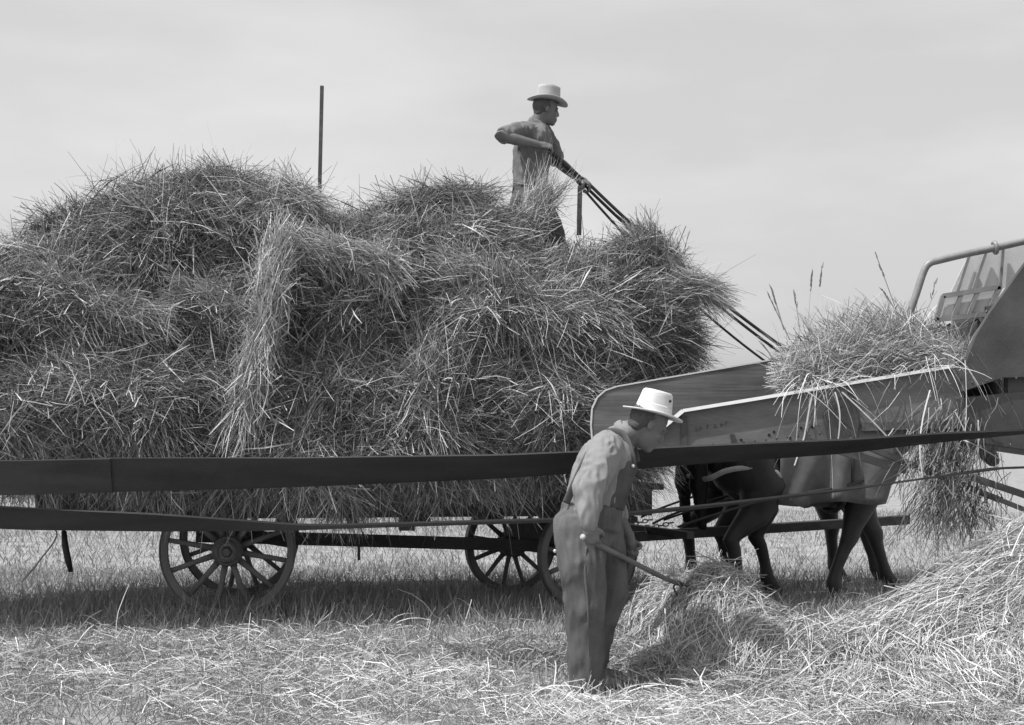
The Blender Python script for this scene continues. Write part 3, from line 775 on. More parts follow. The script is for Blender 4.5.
# ------------------------------------------------------------------ threshing machine
YN, YF = 8.30, 9.20
th = thing('threshing_machine', 'threshing machine with a long open feeder trough rising to its hood', 'thresher', (2.6, 8.8, 0))
nb = [P(640, 447, YN), P(683, 411, YN), P(760, 398.5, YN), P(840, 385, YN), P(962, 365, YN), P(966, 425, YN), P(850, 444, YN), P(740, 455, YN), P(642, 462, YN)]
MB().slab(nb, (0, .03, 0)).build('near_side_board', M['outer'], th, bevel=.003)
edge = [nb[0], nb[1], nb[2], nb[3], nb[3].lerp(nb[4], .94)]
e = MB()
for a, b_ in zip(edge[:-1], edge[1:]):
    d = (b_ - a).normalized(); up = Vector((-d.z, 0, d.x))
    e.slab([a + q for q in (Vector((0, -.036, 0)) - up * .008, Vector((0, .01, 0)) + up * .012, Vector((0, .040, 0)) + up * .012, Vector((0, .040, 0)) + up * .001, Vector((0, -.002, 0)) + up * .001, Vector((0, -.002, 0)) - up * .012)], b_ - a)
e.build('edge_strip', M['edge'], th)
r0 = [(594, 452), (592, 425), (593, 409), (598, 398), (606, 391), (618, 387), (700, 373), (790, 357.5), (980, 325), (985, 430), (800, 452)]
MB().slab([P(a, b_, YF) for a, b_ in r0], (0, .03, 0)).build('far_side_board', M['board'], th, bevel=.006)
e = MB(); fe = [P(a, b_, YF) for a, b_ in r0[:9]]
for a, b_ in zip(fe[:-1], fe[1:]):
    d = (b_ - a).normalized(); up = Vector((-d.z, 0, d.x)); e.beam(a + up * .006 + Vector((0, .015, 0)), b_ + up * .006 + Vector((0, .015, 0)), .04, .010)
e.build('edge_strip', M['palesheet'], th)
MB().slab([P(612, 458, YN + .03), P(962, 420, YN + .03), P(962, 415, YN + .03), P(612, 453, YN + .03)], (0, YF - YN - .03, 0)).build('trough_floor', M['darkwood'], th)
for i in range(9):
    t = (i + .5) / 9; c = P(620, 451, YN + .05).lerp(P(955, 413, YN + .05), t)
    MB().beam(c + Vector((0, .02, .02)), c + Vector((0, .78, .02)), .04, .03).build('conveyor_slat', M['darkwood'], th)
def strap(pa, pb, w, mat='darksheet'):
    MB().beam(P(*pa, YN - .006), P(*pb, YN - .006), .012, w, (1, 0, 0)).build('bracket', M[mat], th)
for k in range(26):
    t = k / 25; a = P(690, 448, YN).lerp(P(960, 418, YN), t) + Vector((0, -.003, 0)); MB().ball(a + Vector((0, .0025, 0)), (.006, .002, .006), n=8, m=6).build('rivet', M['darksheet'], th, True)
for k in range(11):
    t = k / 10; a = P(972, 386, YN - .05).lerp(P(1120, 371, YN - .05), t) + Vector((0, -.002, .02)); MB().ball(a + Vector((0, .001, 0)), (.008, .003, .008), n=8, m=6).build('rivet', M['darksheet'], th, True)
strap((684, 416), (684, 455), .036); strap((732, 434), (735, 452), .024); strap((851, 392), (854, 430), .045)
pl = [(824, 414), (838, 398), (850, 396), (860, 420), (858, 436), (846, 443), (828, 440)]
MB().slab([P(a, b_, YN - .02) for a, b_ in pl], (0, .016, 0)).build('hinge_plate', M['darksheet'], th, bevel=.004)
for a, b_ in ((713, 445), (741, 440), (769, 435), (774, 432), (801, 428), (812, 427), (790, 438), (697, 451)):
    MB().tube([P(a, b_, YN - .002), P(a, b_, YN + .002)], .009, 10).build('bolt', M['hole'], th)
# worn stencil letters on the board, too faded to read
for k, (a, b_) in enumerate(((696, 429), (700, 428.4), (707, 427), (715, 426), (721, 425), (725.5, 424))):
    m = MB(); m.beam(P(a, b_ - 2, YN - .0015), P(a, b_ + 2, YN - .0015), .002, .007, (1, 0, 0)); m.beam(P(a, b_ - (k % 3 - 1) * 1.6, YN - .0015), P(a + 2.6, b_ - (k % 3 - 1) * 1.6 - .4, YN - .0015), .002, .006)
    m.build('stencil_mark', M['stencil'], th)
# body of the machine
bp = [(962, 392), (964, 372), (968, 355), (976, 335), (990, 312), (1003, 294), (1052, 226), (1180, 210), (1180, 520), (1040, 470), (1003, 440), (962, 438)]
MB().slab([P(a, b_, YN - .05) for a, b_ in bp[:7]] + [P(1180, 210, YN - .05), P(1180, 372, YN - .05), P(1003, 378, YN - .05)], (0, .05, 0)).build('upper_side_panel', M['darksheet'], th, bevel=.004)
MB().slab([P(958, 398, YN - .02), P(1180, 376, YN - .02), P(1180, 470, YN - .02), P(1003, 447, YN - .02), P(958, 440, YN - .02)], (0, .05, 0)).build('lower_side_panel', M['darksheet'], th, bevel=.004)
MB().slab([P(1008, 300, YN), P(1180, 245, YN), P(1180, 470, YN), P(1008, 445, YN)], (0, YF - YN + .15, 0)).build('cylinder_housing', M['darksheet'], th, bevel=.004)
MB().slab([P(985, 322, YF), P(1180, 250, YF), P(1180, 470, YF), P(985, 440, YF)], (0, .04, 0)).build('far_side_panel', M['darksheet'], th)
for xx, yy in ((4.3, 8.45), (4.3, 9.2)):
    MB().box((xx, yy, .55), (.12, .10, 1.1)).build('support_leg', M['darkwood'], th, bevel=.006)
# lifting frame of bent pipe
pp = catmull([P(906, 326, 8.75), P(908, 318, 8.75), P(916, 295, 8.75), P(924, 271, 8.75), P(930, 263, 8.75), P(940, 260, 8.75), P(965, 254, 8.75), P(996, 247.5, 8.75), P(1060, 233, 8.75)], 4)
MB().tube(pp, .024, 12).build('pipe_frame', M['steel'], th, True)
MB().torus(P(995, 247.5, 8.75), Vector((1, 0, .22)), .034, .014, 20, 8).build('pipe_collar', M['steel'], th, True)
MB().slab([P(949, 296, 8.86), P(968, 256, 8.86), P(1060, 237, 8.86), P(1050, 281, 8.86)], (0, .008, 0)).build('hood_sheet', M['palesheet'], th)
for a, b_ in (((986, 252), (972, 293)), ((1003, 248), (1000, 287)), ((969, 256), (957, 293))):
    MB().beam(P(*a, 8.83), P(*b_, 8.83), .018, .018, (0, 1, 0)).build('hood_rib', M['steel'], th)
wf = MB(); Q = [P(943, 296, 8.68), P(1000, 287, 8.68), P(987, 314, 8.68), P(936, 320, 8.68)]
for a, b_ in zip(Q, Q[1:] + Q[:1]): wf.beam(a, b_, .03, .03, (0, 1, 0))
for t in (.33, .62): wf.beam(Q[0].lerp(Q[1], t), Q[3].lerp(Q[2], t), .024, .026, (0, 1, 0))
wf.build('slatted_frame', M['steel'], th)
MB().slab([q + Vector((0, .03, 0)) for q in Q], (0, .006, 0)).build('frame_backing', M['palesheet'], th)
for k in range(6):
    c = P(921 + k * 9, 334 - k * 1.6, 8.6 + .06 * (k % 3)); kn = MB()
    kn.slab([c, c + Vector((.07, 0, .05)), c + Vector((.10, 0, .02)), c + Vector((.13, 0, .045)), c + Vector((.12, 0, -.07)), c + Vector((.03, 0, -.08))], (0, .02, 0))
    kn.build('band_knife', M['iron'], th)
pc = P(1085, 446.7, 7.98)
MB().tube([pc + Vector((0, -.10, 0)), pc + Vector((0, .10, 0))], .105, 28).build('pulley', M['iron'], th, True)
MB().tube([pc + Vector((0, .05, 0)), pc + Vector((0, 1.2, 0))], .03, 12).build('pulley_shaft', M['iron'], th, True)
for a, b_, w in (((803, 440, 8.2), (905, 470, 8.35), .045), ((850, 440, 8.25), (1000, 500, 8.5), .035), ((862, 427, 8.28), (960, 424, 8.28), .05), ((974, 478, 8.15), (1040, 500, 8.15), .04), ((968, 487, 8.35), (1040, 516, 8.3), .03), ((1000, 440, 8.3), (1000, 520, 8.3), .05), ((990, 545, 8.6), (1060, 525, 8.6), .03)):
    MB().beam(P(*a), P(*b_), .03, w).build('brace_rod', M['iron'], th)

# straw in the feeder
HS = Straw(); nf = 26000
def heap_top(px): return np.interp(px, [770, 790, 812, 850, 890, 930, 970, 985], [375, 355, 340, 325, 322, 330, 345, 352])
def heap_bot(px): return np.interp(px, [770, 985], [394, 362])
px = np.clip(RNG.normal(884, 52, nf), 792, 972); Yd = RNG.uniform(8.36, 9.12, nf); f = RNG.random(nf)
lift = np.interp(Yd, [8.3, 8.55, 9.0, 9.2], [.45, .9, 1.0, .8])
py = heap_bot(px) + (heap_top(px) - heap_bot(px)) * f * lift
C = np.stack([(px - 512) / F * Yd, Yd, CH + (HY - py) / F * Yd], 1)
a = Lumps(77, [(3.5, .8), (7, .5)])(C) * .7 + RNG.normal(.12, .65, nf)
D = np.stack([np.cos(a), RNG.normal(0, .45, nf), np.sin(a)], 1); L = RNG.uniform(.10, .38, nf)
HS.add(C - nrm(D) * (L * .5)[:, None], D, L, RNG.uniform(.0025, .0055, nf), np.stack([0 * L, 0 * L, -.12 * L], 1), gauss_tone(nf, .40, .25), kink=.06, ears=.05)
m = MB(); m.limb([P(828, 378, 8.72), P(870, 362, 8.75), P(910, 355, 8.75), P(962, 362, 8.75)], [.13, .19, .20, .15], 14)
HS.core([tuple(v) for v in m.v], [q for q in m.f if len(q) == 4], .25)
n = 120; px = np.clip(np.where(RNG.random(n) < .5, RNG.normal(828, 16, n), RNG.normal(935, 20, n)), 795, 968); Yd = RNG.uniform(8.18, 8.4, n); py = heap_bot(px) - RNG.uniform(0, 16, n)       # hanging over the near board
C = np.stack([(px - 512) / F * Yd, Yd, CH + (HY - py) / F * Yd], 1)
D = np.stack([RNG.normal(0, .7, n), RNG.uniform(-.6, -.1, n), RNG.normal(.1, .35, n)], 1); L = RNG.uniform(.12, .42, n)
HS.add(C, D, L, RNG.uniform(.003, .006, n), np.stack([0 * L, .1 * L, -RNG.uniform(.4, 1.1, n) * L], 1), gauss_tone(n, .62, .2), seg=6, kink=.04)
n = 520; px = np.clip(RNG.normal(870, 52, n), 780, 965); Yd = RNG.uniform(8.4, 9.1, n); py = heap_top(px) + 10
C = np.stack([(px - 512) / F * Yd, Yd, CH + (HY - py) / F * Yd], 1)
D = np.stack([RNG.normal(-.2, .55, n), RNG.normal(0, .3, n), np.ones(n)], 1); L = RNG.uniform(.12, .36, n)
HS.add(C, D, L, .005, np.stack([RNG.normal(0, .2, n) * L, 0 * L, -.2 * L], 1), gauss_tone(n, .4, .2), seg=5, ears=.1)
tall = [((815, 320), (822, 268)), ((808, 325), (812, 272)), ((790, 340), (768, 294)), ((784, 330), (772, 290)), ((900, 320), (875, 252)), ((800, 330), (795, 296)), ((900, 318), (884, 292)), ((925, 325), (935, 284))]
for (a_, b_) in tall:
    A = np.array([tuple(P(*a_, 8.7))]); Bv = np.array([tuple(P(*b_, 8.7))])
    HS.add(A, Bv - A, np.linalg.norm(Bv - A, axis=1), .009, None, np.array([.2]), seg=8, brk=0, taper=.1)
    for k in range(5): HS.add(Bv - (Bv - A) * .09 * k, (Bv - A) + RNG.normal(0, .03, (1, 3)), np.array([.045]), .014, None, np.array([.12]), seg=2, taper=.8)
tag(HS.build('straw_heap', M['heap']), 'pale heap of straw spilling over the sides of the feeder trough', 'straw heap')

HG = Straw(); n = 1300                                                  # straw caught under the throat of the machine
px = RNG.normal(948, 22, n); Yd = RNG.uniform(8.15, 8.6, n); py = RNG.uniform(395, 515, n); px = np.where(py > 470, px + 8, px)
C = np.stack([(px - 512) / F * Yd, Yd, CH + (HY - py) / F * Yd], 1)
D = np.stack([RNG.normal(-.25, .45, n), RNG.normal(0, .25, n), -np.ones(n)], 1); L = RNG.uniform(.10, .36, n)
HG.add(C, D, L, RNG.uniform(.0035, .007, n), None, gauss_tone(n, .22, .2), seg=4, kink=.08)
C = np.array([tuple(P(a, b_, 8.1)) for a, b_ in ((812, 395), (835, 392), (842, 392), (930, 390), (965, 360), (945, 435), (978, 420), (1000, 462))]); E = np.array([tuple(P(a, b_, 8.08)) for a, b_ in ((800, 470), (838, 440), (925, 500), (928, 500), (960, 470), (1004, 462), (972, 500), (996, 480))])
HG.add(C, E - C, np.linalg.norm(E - C, axis=1), .009, None, np.full(8, .85), seg=8, kink=.05, taper=.2)
tag(HG.build('straw_tangle', M['bundle']), 'dim tangle of straw hanging under the throat of the threshing machine', 'straw')

# ------------------------------------------------------------------ drive belt: one loop, twisted at the machine
bl = MB()
def band(path, width, ang, thick=.011, lift=0.0):
    """path points with the angle of the belt's face: 0 = face upright, 90 = lying flat"""
    k = len(bl.v)
    for (p, w, a) in zip(path, width, ang):
        a = math.radians(a); u = Vector((0, math.sin(a), math.cos(a))); nn = Vector((0, math.cos(a), -math.sin(a))); p = p - nn * lift
        for i, j in ((-1, -1), (1, -1), (1, 1), (-1, 1)): bl.v.append(p + u * (i * w / 2) + nn * (j * thick / 2))
    for i in range(len(path) - 1):
        for j in range(4): bl.f.append((k + i * 4 + j, k + i * 4 + (j + 1) % 4, k + (i + 1) * 4 + (j + 1) % 4, k + (i + 1) * 4 + j))
    bl.f.append((k, k + 1, k + 2, k + 3)[::-1]); e_ = k + (len(path) - 1) * 4; bl.f.append((e_, e_ + 1, e_ + 2, e_ + 3))
def strand(keys, n=90, beltw=.195, lift=0.0):
    kx = [k[0] for k in keys]; pth, wd, an = [], [], []
    for i in range(n + 1):
        x = kx[0] + (kx[-1] - kx[0]) * i / n
        y = np.interp(x, kx, [k[1] for k in keys]); Y = np.interp(x, kx, [k[2] for k in keys]); a = np.interp(x, kx, [k[3] for k in keys])
        pth.append(P(x, y, Y)); wd.append(beltw); an.append(a)
    band(pth, wd, an, lift=lift)
strand([(-900, 478, 7.45, -8), (22, 477.5, 7.6, -10), (115, 475, 7.62, -14), (290, 472.5, 7.68, -32), (500, 466.5, 7.76, -47), (600, 461, 7.8, -52), (700, 454.5, 7.85, -58), (850, 446, 7.92, -66), (940, 437.5, 7.97, -74), (1085, 427.6, 7.98, -90)])
strand([(-900, 470, 7.70, -20), (22, 518.5, 7.70, -48), (160, 522.5, 7.72, -58), (300, 527, 7.74, -78), (330, 526.5, 7.74, -81), (560, 520, 7.8, -82), (700, 507, 7.86, -82), (850, 489, 7.92, -84), (1000, 468, 7.97, -89), (1085, 465.8, 7.98, -90)])
strand([(-420, 477.75, 7.51, -9), (22, 477.5, 7.6, -10), (112, 475.1, 7.619, -13.9)], 40, .193, .0115)      # lapped joint
cv = []
for i in range(17):
    a = PI / 2 - PI * i / 16; cv.append(pc + Vector((math.cos(a) * .132, 0, math.sin(a) * .108)))
k = len(bl.v)
for p in cv:
    d = (p - pc).normalized()
    for yy, o_ in ((-.0975, 0), (.0975, 0), (.0975, .008), (-.0975, .008)): bl.v.append(p + Vector((0, yy, 0)) + d * o_)
for i in range(16):
    for j in range(4): bl.f.append((k + i * 4 + j, k + i * 4 + (j + 1) % 4, k + (i + 1) * 4 + (j + 1) % 4, k + (i + 1) * 4 + j))
tag(bl.build('drive_belt', M['belt']), 'long dark drive belt running twisted in two strands to the threshing machine', 'belt')

s = MB(); s.tube([P(62, 522, 10.35), P(64, 532, 10.35)], .012, 8); s.tube([P(64, 531, 10.35), P(65, 545, 10.35), P(68, 560, 10.35), P(71, 572, 10.35)], [.020, .026, .026, .018], 10)
tag(s.build('hanging_strap', M['leather'], smooth=True), 'short dark strap dangling from the rear end of the wagon bed', 'strap')
s = MB(); s.tube(catmull([P(28, 506, 10.3), P(40, 521, 10.2), P(57, 534, 10.1), P(40, 560, 10.0), P(22, 582, 9.9)], 8), .006, 6)
tag(s.build('rope', M['rope'], smooth=True), 'thin slack rope running down from the rear of the wagon to the stubble', 'rope')


# ------------------------------------------------------------------ people
def head(b, c, f, u, l, s=1.0):
    f, u, l = f.normalized(), u.normalized(), l.normalized(); A = (f, l, u); q = lambda a, d, e: c + f * (a * s) + l * (d * s) + u * (e * s)
    b.ball(q(-.012, 0, .035), (.098 * s, .077 * s, .092 * s), A, 20, 14)
    b.ball(q(.022, 0, -.035), (.072 * s, .060 * s, .088 * s), A, 20, 14)
    b.ball(q(.062, 0, -.098), (.026 * s, .028 * s, .024 * s), A)
    b.limb([q(.085, 0, .012), q(.100, 0, -.014), q(.103, 0, -.030)], [.009 * s, .011 * s, .0115 * s], 10)
    b.ball(q(.078, 0, .022), (.018 * s, .052 * s, .012 * s), A)
    b.ball(q(.086, 0, -.066), (.014 * s, .026 * s, .009 * s), A); b.ball(q(.083, 0, -.080), (.014 * s, .024 * s, .010 * s), A)
    for d in (1, -1):
        b.ball(q(-.012, .079 * d, -.008), (.018 * s, .009 * s, .029 * s), A)
        b.ball(q(.055, .040 * d, -.030), (.025 * s, .022 * s, .020 * s), A)

def hand(b, wrist, d, palm_n, thumb_side, curl=1.0, s=1.0):
    """wrist point, finger direction, the way the palm faces, side of the thumb; fingers curl towards palm_n"""
    d = d.normalized(); pn = (palm_n - d * palm_n.dot(d)).normalized(); t = d.cross(pn).normalized()
    if t.dot(thumb_side) < 0: t = -t
    A = (d, t, pn)
    b.ball(wrist + d * .052 * s, (.055 * s, .043 * s, .019 * s), A)
    b.limb([wrist - d * .02 * s, wrist + d * .04 * s], [.027 * s, .030 * s], 12)
    for k, (off, ln) in enumerate(((.031, .88), (.0105, 1.0), (-.0105, .93), (-.031, .74))):
        p = wrist + d * .088 * s + t * off * s; pts = [p - d * .03 * s, p]; a = .25
        for seg in (.042, .027, .021):
            a += curl * .95; pts.append(pts[-1] + (d * math.cos(a) + pn * math.sin(a)) * seg * ln * s)
        b.limb(pts, [.0100 * s, .0100 * s, .0095 * s, .0088 * s, .0078 * s], 10)
    p = wrist + d * .03 * s + t * .03 * s
    b.limb([p, p + (t * .7 + d * .6 + pn * .3).normalized() * .035 * s, p + (t * .5 + d * .75 + pn * .8).normalized() * .062 * s, p + (t * .15 + d * .8 + pn * 1.1).normalized() * .083 * s], [.015 * s, .0125 * s, .0112 * s, .0095 * s], 10)

def hat(parent, c, f, u, l, prof_r, brim, crown, tilt_edges, mat, dent, band_r):
    """crown and brim in one skin; the brim rises at the sides and dips fore and aft"""
    f, u, l = f.normalized(), u.normalized(), l.normalized(); n = 56; rings = []
    R0 = prof_r
    prof = [(brim, -.006, 0), (brim, 0, 0), ((brim + R0) / 2, .004, 0), (R0 * 1.04, .006, 0), (R0, .020, 0)] + [(R0 * (1 - crown[1] * t), .020 + crown[0] * t, 0) for t in (.25, .5, .75, .9)] + [(R0 * (1 - crown[1]) * .90, .020 + crown[0] * .985, 1), (R0 * (1 - crown[1]) * .6, .020 + crown[0], 1), (R0 * .15, .020 + crown[0], 1)]
    m = MB()
    for r, z, top in prof:
        for j in range(n):
            a = 2 * PI * j / n; x, y = math.cos(a) * r * 1.12, math.sin(a) * r * .94; zz = z
            k = max(0, (r - R0) / max(brim - R0, 1e-6))
            zz += tilt_edges * k ** 1.6 * (math.sin(a) ** 2 - .45 * max(math.cos(a), 0) ** 2)
            if top: zz -= dent * math.exp(-(y / .035) ** 2) * (1 if x > -R0 * .9 else 0) + dent * .35 * (x < 0) * abs(x) / R0
            if z > .05 and dent: y *= 1 - .20 * max(0, x / R0) * (z - .05) / crown[0]
            m.v.append(c + f * x + l * y + u * zz)
    k = len(prof)
    for i in range(k - 1):
        for j in range(n): m.f.append((i * n + j, i * n + (j + 1) % n, (i + 1) * n + (j + 1) % n, (i + 1) * n + j))
    m.f.append(tuple((k - 1) * n + j for j in range(n)))
    # underside of the brim, up into the crown
    un = [(R0 * .98, -.002), (R0 * .95, .05)]; base = 0
    for r, z in un:
        for j in range(n):
            a = 2 * PI * j / n; m.v.append(c + f * (math.cos(a) * r * 1.12) + l * (math.sin(a) * r * .94) + u * z)
    p = k * n
    for j in range(n): m.f.append((j, p + j, p + (j + 1) % n, (j + 1) % n)); m.f.append((p + j, p + n + j, p + n + (j + 1) % n, p + (j + 1) % n))
    m.f.append(tuple(p + n + j for j in range(n))[::-1])
    o = m.build('hat', mat, parent, True)
    b = MB()
    for r, z in ((R0 * 1.008, .010), (R0 * 1.014, .012), (R0 * 1.006 * (1 - crown[1] * .2), .036), (R0 * .995 * (1 - crown[1] * .2), .036)):
        for j in range(n):
            a = 2 * PI * j / n; b.v.append(c + f * (math.cos(a) * r * 1.12) + l * (math.sin(a) * r * .94) + u * z)
    for i in range(3):
        for j in range(n): b.f.append((i * n + j, i * n + (j + 1) % n, (i + 1) * n + (j + 1) % n, (i + 1) * n + j))
    b.build('hat_band', band_r, o, True)
    return o

# --- the stooping worker on the ground
YW = 7.30
man = thing('person', 'stooping man in faded overalls and pale straw hat working a pitchfork on the ground', 'person', (P(590, 690, YW).x, YW, 0))
Wd = lambda a, b_, Y=YW: P(a, b_, Y)
fw = Vector((.95, .30, 0)).normalized(); lf = Vector((-.30, .95, 0)).normalized()        # facing, his left
hc = Wd(648, 425, 7.28); hu = Vector((.52, .10, .85)).normalized(); hf = (fw * .83 + Vector((0, 0, -.58))).normalized(); hl_ = hu.cross(hf).normalized(); hf = hl_.cross(hu).normalized()
b = MB(); head(b, hc, hf, hu, hl_, 1.06)
nb0 = Wd(622, 441, 7.31)
b.limb([nb0, hc - hu * .03 - hf * .03], [.068, .062], 16)
tor = [(Wd(589, 528, 7.31), .17, .13), (Wd(592, 505, 7.31), .165, .12), (Wd(599, 478, 7.31), .17, .125), (Wd(608, 456, 7.31), .185, .115), (Wd(616, 442, 7.31), .13, .075)]
def tors(b, k, extra=0.0, rng=None):
    T = tor if rng is None else tor[rng[0]:rng[1]]; secs = []
    for i, (c, w, d) in enumerate(T):
        a = (T[min(i + 1, len(T) - 1)][0] - T[max(i - 1, 0)][0]).normalized(); side = lf; dd = side.cross(a).normalized()
        secs.append((c, side * (w + extra), dd * (d + extra)))
    b.rings(secs, 28)
tors(b, 0)
rs, re_, rwp = Wd(609, 448, 7.15), Wd(588, 490, 6.98), Wd(589, 524, 6.92)
ls, le, lw = Wd(619, 446, 7.50), Wd(609, 498, 7.60), Wd(630, 538, 7.52)
b.limb([rs, rs.lerp(re_, .5), re_, re_.lerp(rwp, .35), rwp], [.062, .052, .044, .043, .028], 16)
b.limb([ls, ls.lerp(le, .5), le, le.lerp(lw, .35), lw], [.062, .052, .044, .043, .028], 16)
fa, fb = Wd(583, 537, 6.90), Wd(692, 592, 8.05)                                            # the fork's line
fd = (fb - fa).normalized()
hand(b, rwp, Vector((.18, .0, -1)), fd.cross(Vector((.18, 0, -1))) * .0 + Vector((.25, .95, -.1)), fd, .85, 1.0)
hand(b, lw, Vector((.10, -.25, -1)), Vector((-.2, -.95, 0)), fd, .85, 1.0)
legs = [([Wd(579, 530, 7.22), Wd(580, 566, 7.18), Wd(583, 603, 7.16), Wd(584, 640, 7.18), Wd(584, 676, 7.20)], [.10, .085, .062, .055, .042]),
        ([Wd(598, 530, 7.40), Wd(606, 562, 7.40), Wd(611, 592, 7.40), Wd(597, 634, 7.42), Wd(588, 670, 7.44)], [.10, .085, .062, .055, .042])]
for pts, r in legs: b.limb(pts, r, 16)
b.fuse('body', M['skin'], man, .0065, 3)
# hair at the back and sides of the head
b = MB(); b.ball(hc - hf * .030 + hu * .030, (.090, .084, .085), (hf, hl_, hu), 20, 14); b.ball(hc - hf * .055 - hu * .03, (.05, .066, .05), (hf, hl_, hu))
b.fuse('hair', M['hair2'], man, .008, 2, (.003, 60))
for d in (1, -1): MB().ball(hc + hf * .074 + hl_ * (.033 * d) + hu * .002, .012).build('eye', M['eye'], man, True)
tu = Vector((.24, .03, .97)).normalized(); tf = (fw - tu * fw.dot(tu)).normalized()
ht = hat(man, hc + tu * .066 + tf * .012, tf, tu, hl_, .092, .152, (.105, .20), .010, M['hat'], .0, M['hat'])
hn = (-hl_ * .82 + hf * .5).normalized(); hp_ = hc + tu * .149 - hl_ * .066 + tf * .066
MB().ball(hp_, .0075).build('vent_eyelet', M['hole'], ht, True)
# shirt
b = MB(); tors(b, 0, .016)
b.limb([ls.lerp(rs, .5) + Vector((0, 0, -.01)), nb0 + Vector((.012, 0, .03))], [.10, .078], 18)
b.limb([rs + Vector((-.01, .03, .0)), rs.lerp(re_, .45), re_, re_.lerp(rwp, .5), rwp + (re_ - rwp).normalized() * .01], [.092, .086, .078, .066, .048], 18)
b.limb([ls + Vector((0, -.03, 0)), ls.lerp(le, .45), le, le.lerp(lw, .4)], [.090, .080, .068, .060], 18)
sh = b.fuse('shirt', M['shirt'], man, .009, 4, (.012, 11, (1.7, 1.7, .65)))
b = MB(); cc = nb0 + Vector((.016, 0, .036)); cd = (hc - nb0).normalized(); b.torus(cc, cd, .072, .012, 32, 8, .026); b.build('collar', M['shirt'], sh, True)
# overalls
b = MB()
tors(b, 0, .030, (0, 2)); b.ball(Wd(586, 535, 7.31), (.155, .185, .15), None, 24, 16); b.ball(Wd(572, 530, 7.27), (.10, .14, .12), None, 20, 12)
b.limb([Wd(582, 532, 7.23), Wd(582, 566, 7.18), Wd(585, 603, 7.16), Wd(586, 642, 7.18), Wd(586, 682, 7.20)], [.143, .120, .102, .092, .092], 22)
b.limb([Wd(596, 530, 7.39), Wd(605, 564, 7.40), Wd(610, 592, 7.40), Wd(597, 634, 7.42), Wd(589, 678, 7.44)], [.140, .116, .098, .082, .080], 22)
ov = b.fuse('overalls', M['denim'], man, .009, 3, (.014, 9, (1.6, 1.6, .5)))
sm = MB(); sm.tube(catmull([Wd(581, 545, 7.22) + Vector((.02, -.146, 0)), Wd(582, 572, 7.18) + Vector((.01, -.122, 0)), Wd(585, 603, 7.16) + Vector((.01, -.105, 0)), Wd(586, 642, 7.18) + Vector((.01, -.096, 0)), Wd(586, 680, 7.20) + Vector((.01, -.096, 0))], 6), .007, 6)
sm.build('side_seam', M['denim'], ov, True)
b = MB()                                                                                   # bib over the chest
secs = []
for i, (c, w, d) in enumerate(tor[1:4]):
    a = (tor[i + 2][0] - tor[i][0]).normalized(); dd = lf.cross(a).normalized()
    sgn = 1 if dd.dot(fw) > 0 else -1
    secs.append((c + dd * sgn * .028, lf * (w + .014), dd * (d + .018)))
b.rings(secs, 24); b.fuse('bib', M['denim2'], ov, .009, 2, (.006, 12))
def strapline(pts, w=.020): m = MB(); m.tube(catmull([Vector(p) for p in pts], 6), w, 10, squash=.35, ref=(0, 1, .2)); m.build('shoulder_strap', M['denim'], ov, True)
strapline([Wd(566, 503, 7.20), Wd(577, 478, 7.16), Wd(591, 450, 7.17), Wd(606, 433, 7.21), Wd(622, 434, 7.18), Wd(631, 452, 7.17), Wd(633, 468, 7.18)])
strapline([Wd(568, 500, 7.40), Wd(580, 472, 7.45), Wd(596, 444, 7.44), Wd(612, 432, 7.42), Wd(630, 440, 7.42), Wd(637, 462, 7.40)])
for a in (Wd(576, 509, 7.085), Wd(555, 551, 7.13), Wd(633, 466, 7.155)):
    MB().ball(a, (.010, .010, .010)).build('button', M['button'], ov, True)
for (pts, r), Y, tx in ((legs[0], 7.2, 588), (legs[1], 7.44, 602)):
    a = pts[-1]; g0 = Vector((a.x, Y, 0)); m = MB()
    m.limb([a + Vector((0, 0, .04)), Vector((a.x, Y, .09))], [.058, .060], 16)
    m.rings([(g0 + fw * x + Vector((0, 0, z)), lf * w, Vector((0, 0, h_))) for x, z, w, h_ in ((-.075, .05, .03, .035), (-.05, .05, .040, .048), (.04, .05, .045, .050), (.13, .038, .050, .036), (.19, .032, .042, .028), (.215, .028, .02, .015))], 18)
    m.fuse('boot', M['boot'], man, .009, 3)

fk = thing('pitchfork', 'pitchfork with worn wooden handle held low by the stooping man', 'pitchfork', fa)
MB().tube(catmull([fa, fa.lerp(fb, .3), fa.lerp(fb, .7), fa.lerp(fb, .86) + Vector((0, 0, .012))], 6), .0145, 12).build('handle', M['handle'], fk, True)
MB().tube([fa - fd * .006, fa + fd * .004], .0150, 12).build('end_cap', M['paleleather'], fk, True)
e0 = fa.lerp(fb, .86) + Vector((0, 0, .012)); MB().tube([e0 - fd * .10, e0 + fd * .04], [.019, .014], 12).build('ferrule', M['iron'], fk, True)
sd_ = fd.cross(Vector((0, 0, 1))).normalized()
for k in (-1.5, -.5, .5, 1.5):
    t0 = e0 + fd * .03
    MB().tube(catmull([t0, t0 + sd_ * k * .045 + fd * .05 + Vector((0, 0, -.005)), t0 + sd_ * k * .055 + fd * .15 + Vector((0, 0, -.06)), t0 + sd_ * k * .055 + fd * .20 + Vector((0, 0, -.16))], 6), .006, 8).build('tine', M['iron'], fk, True)

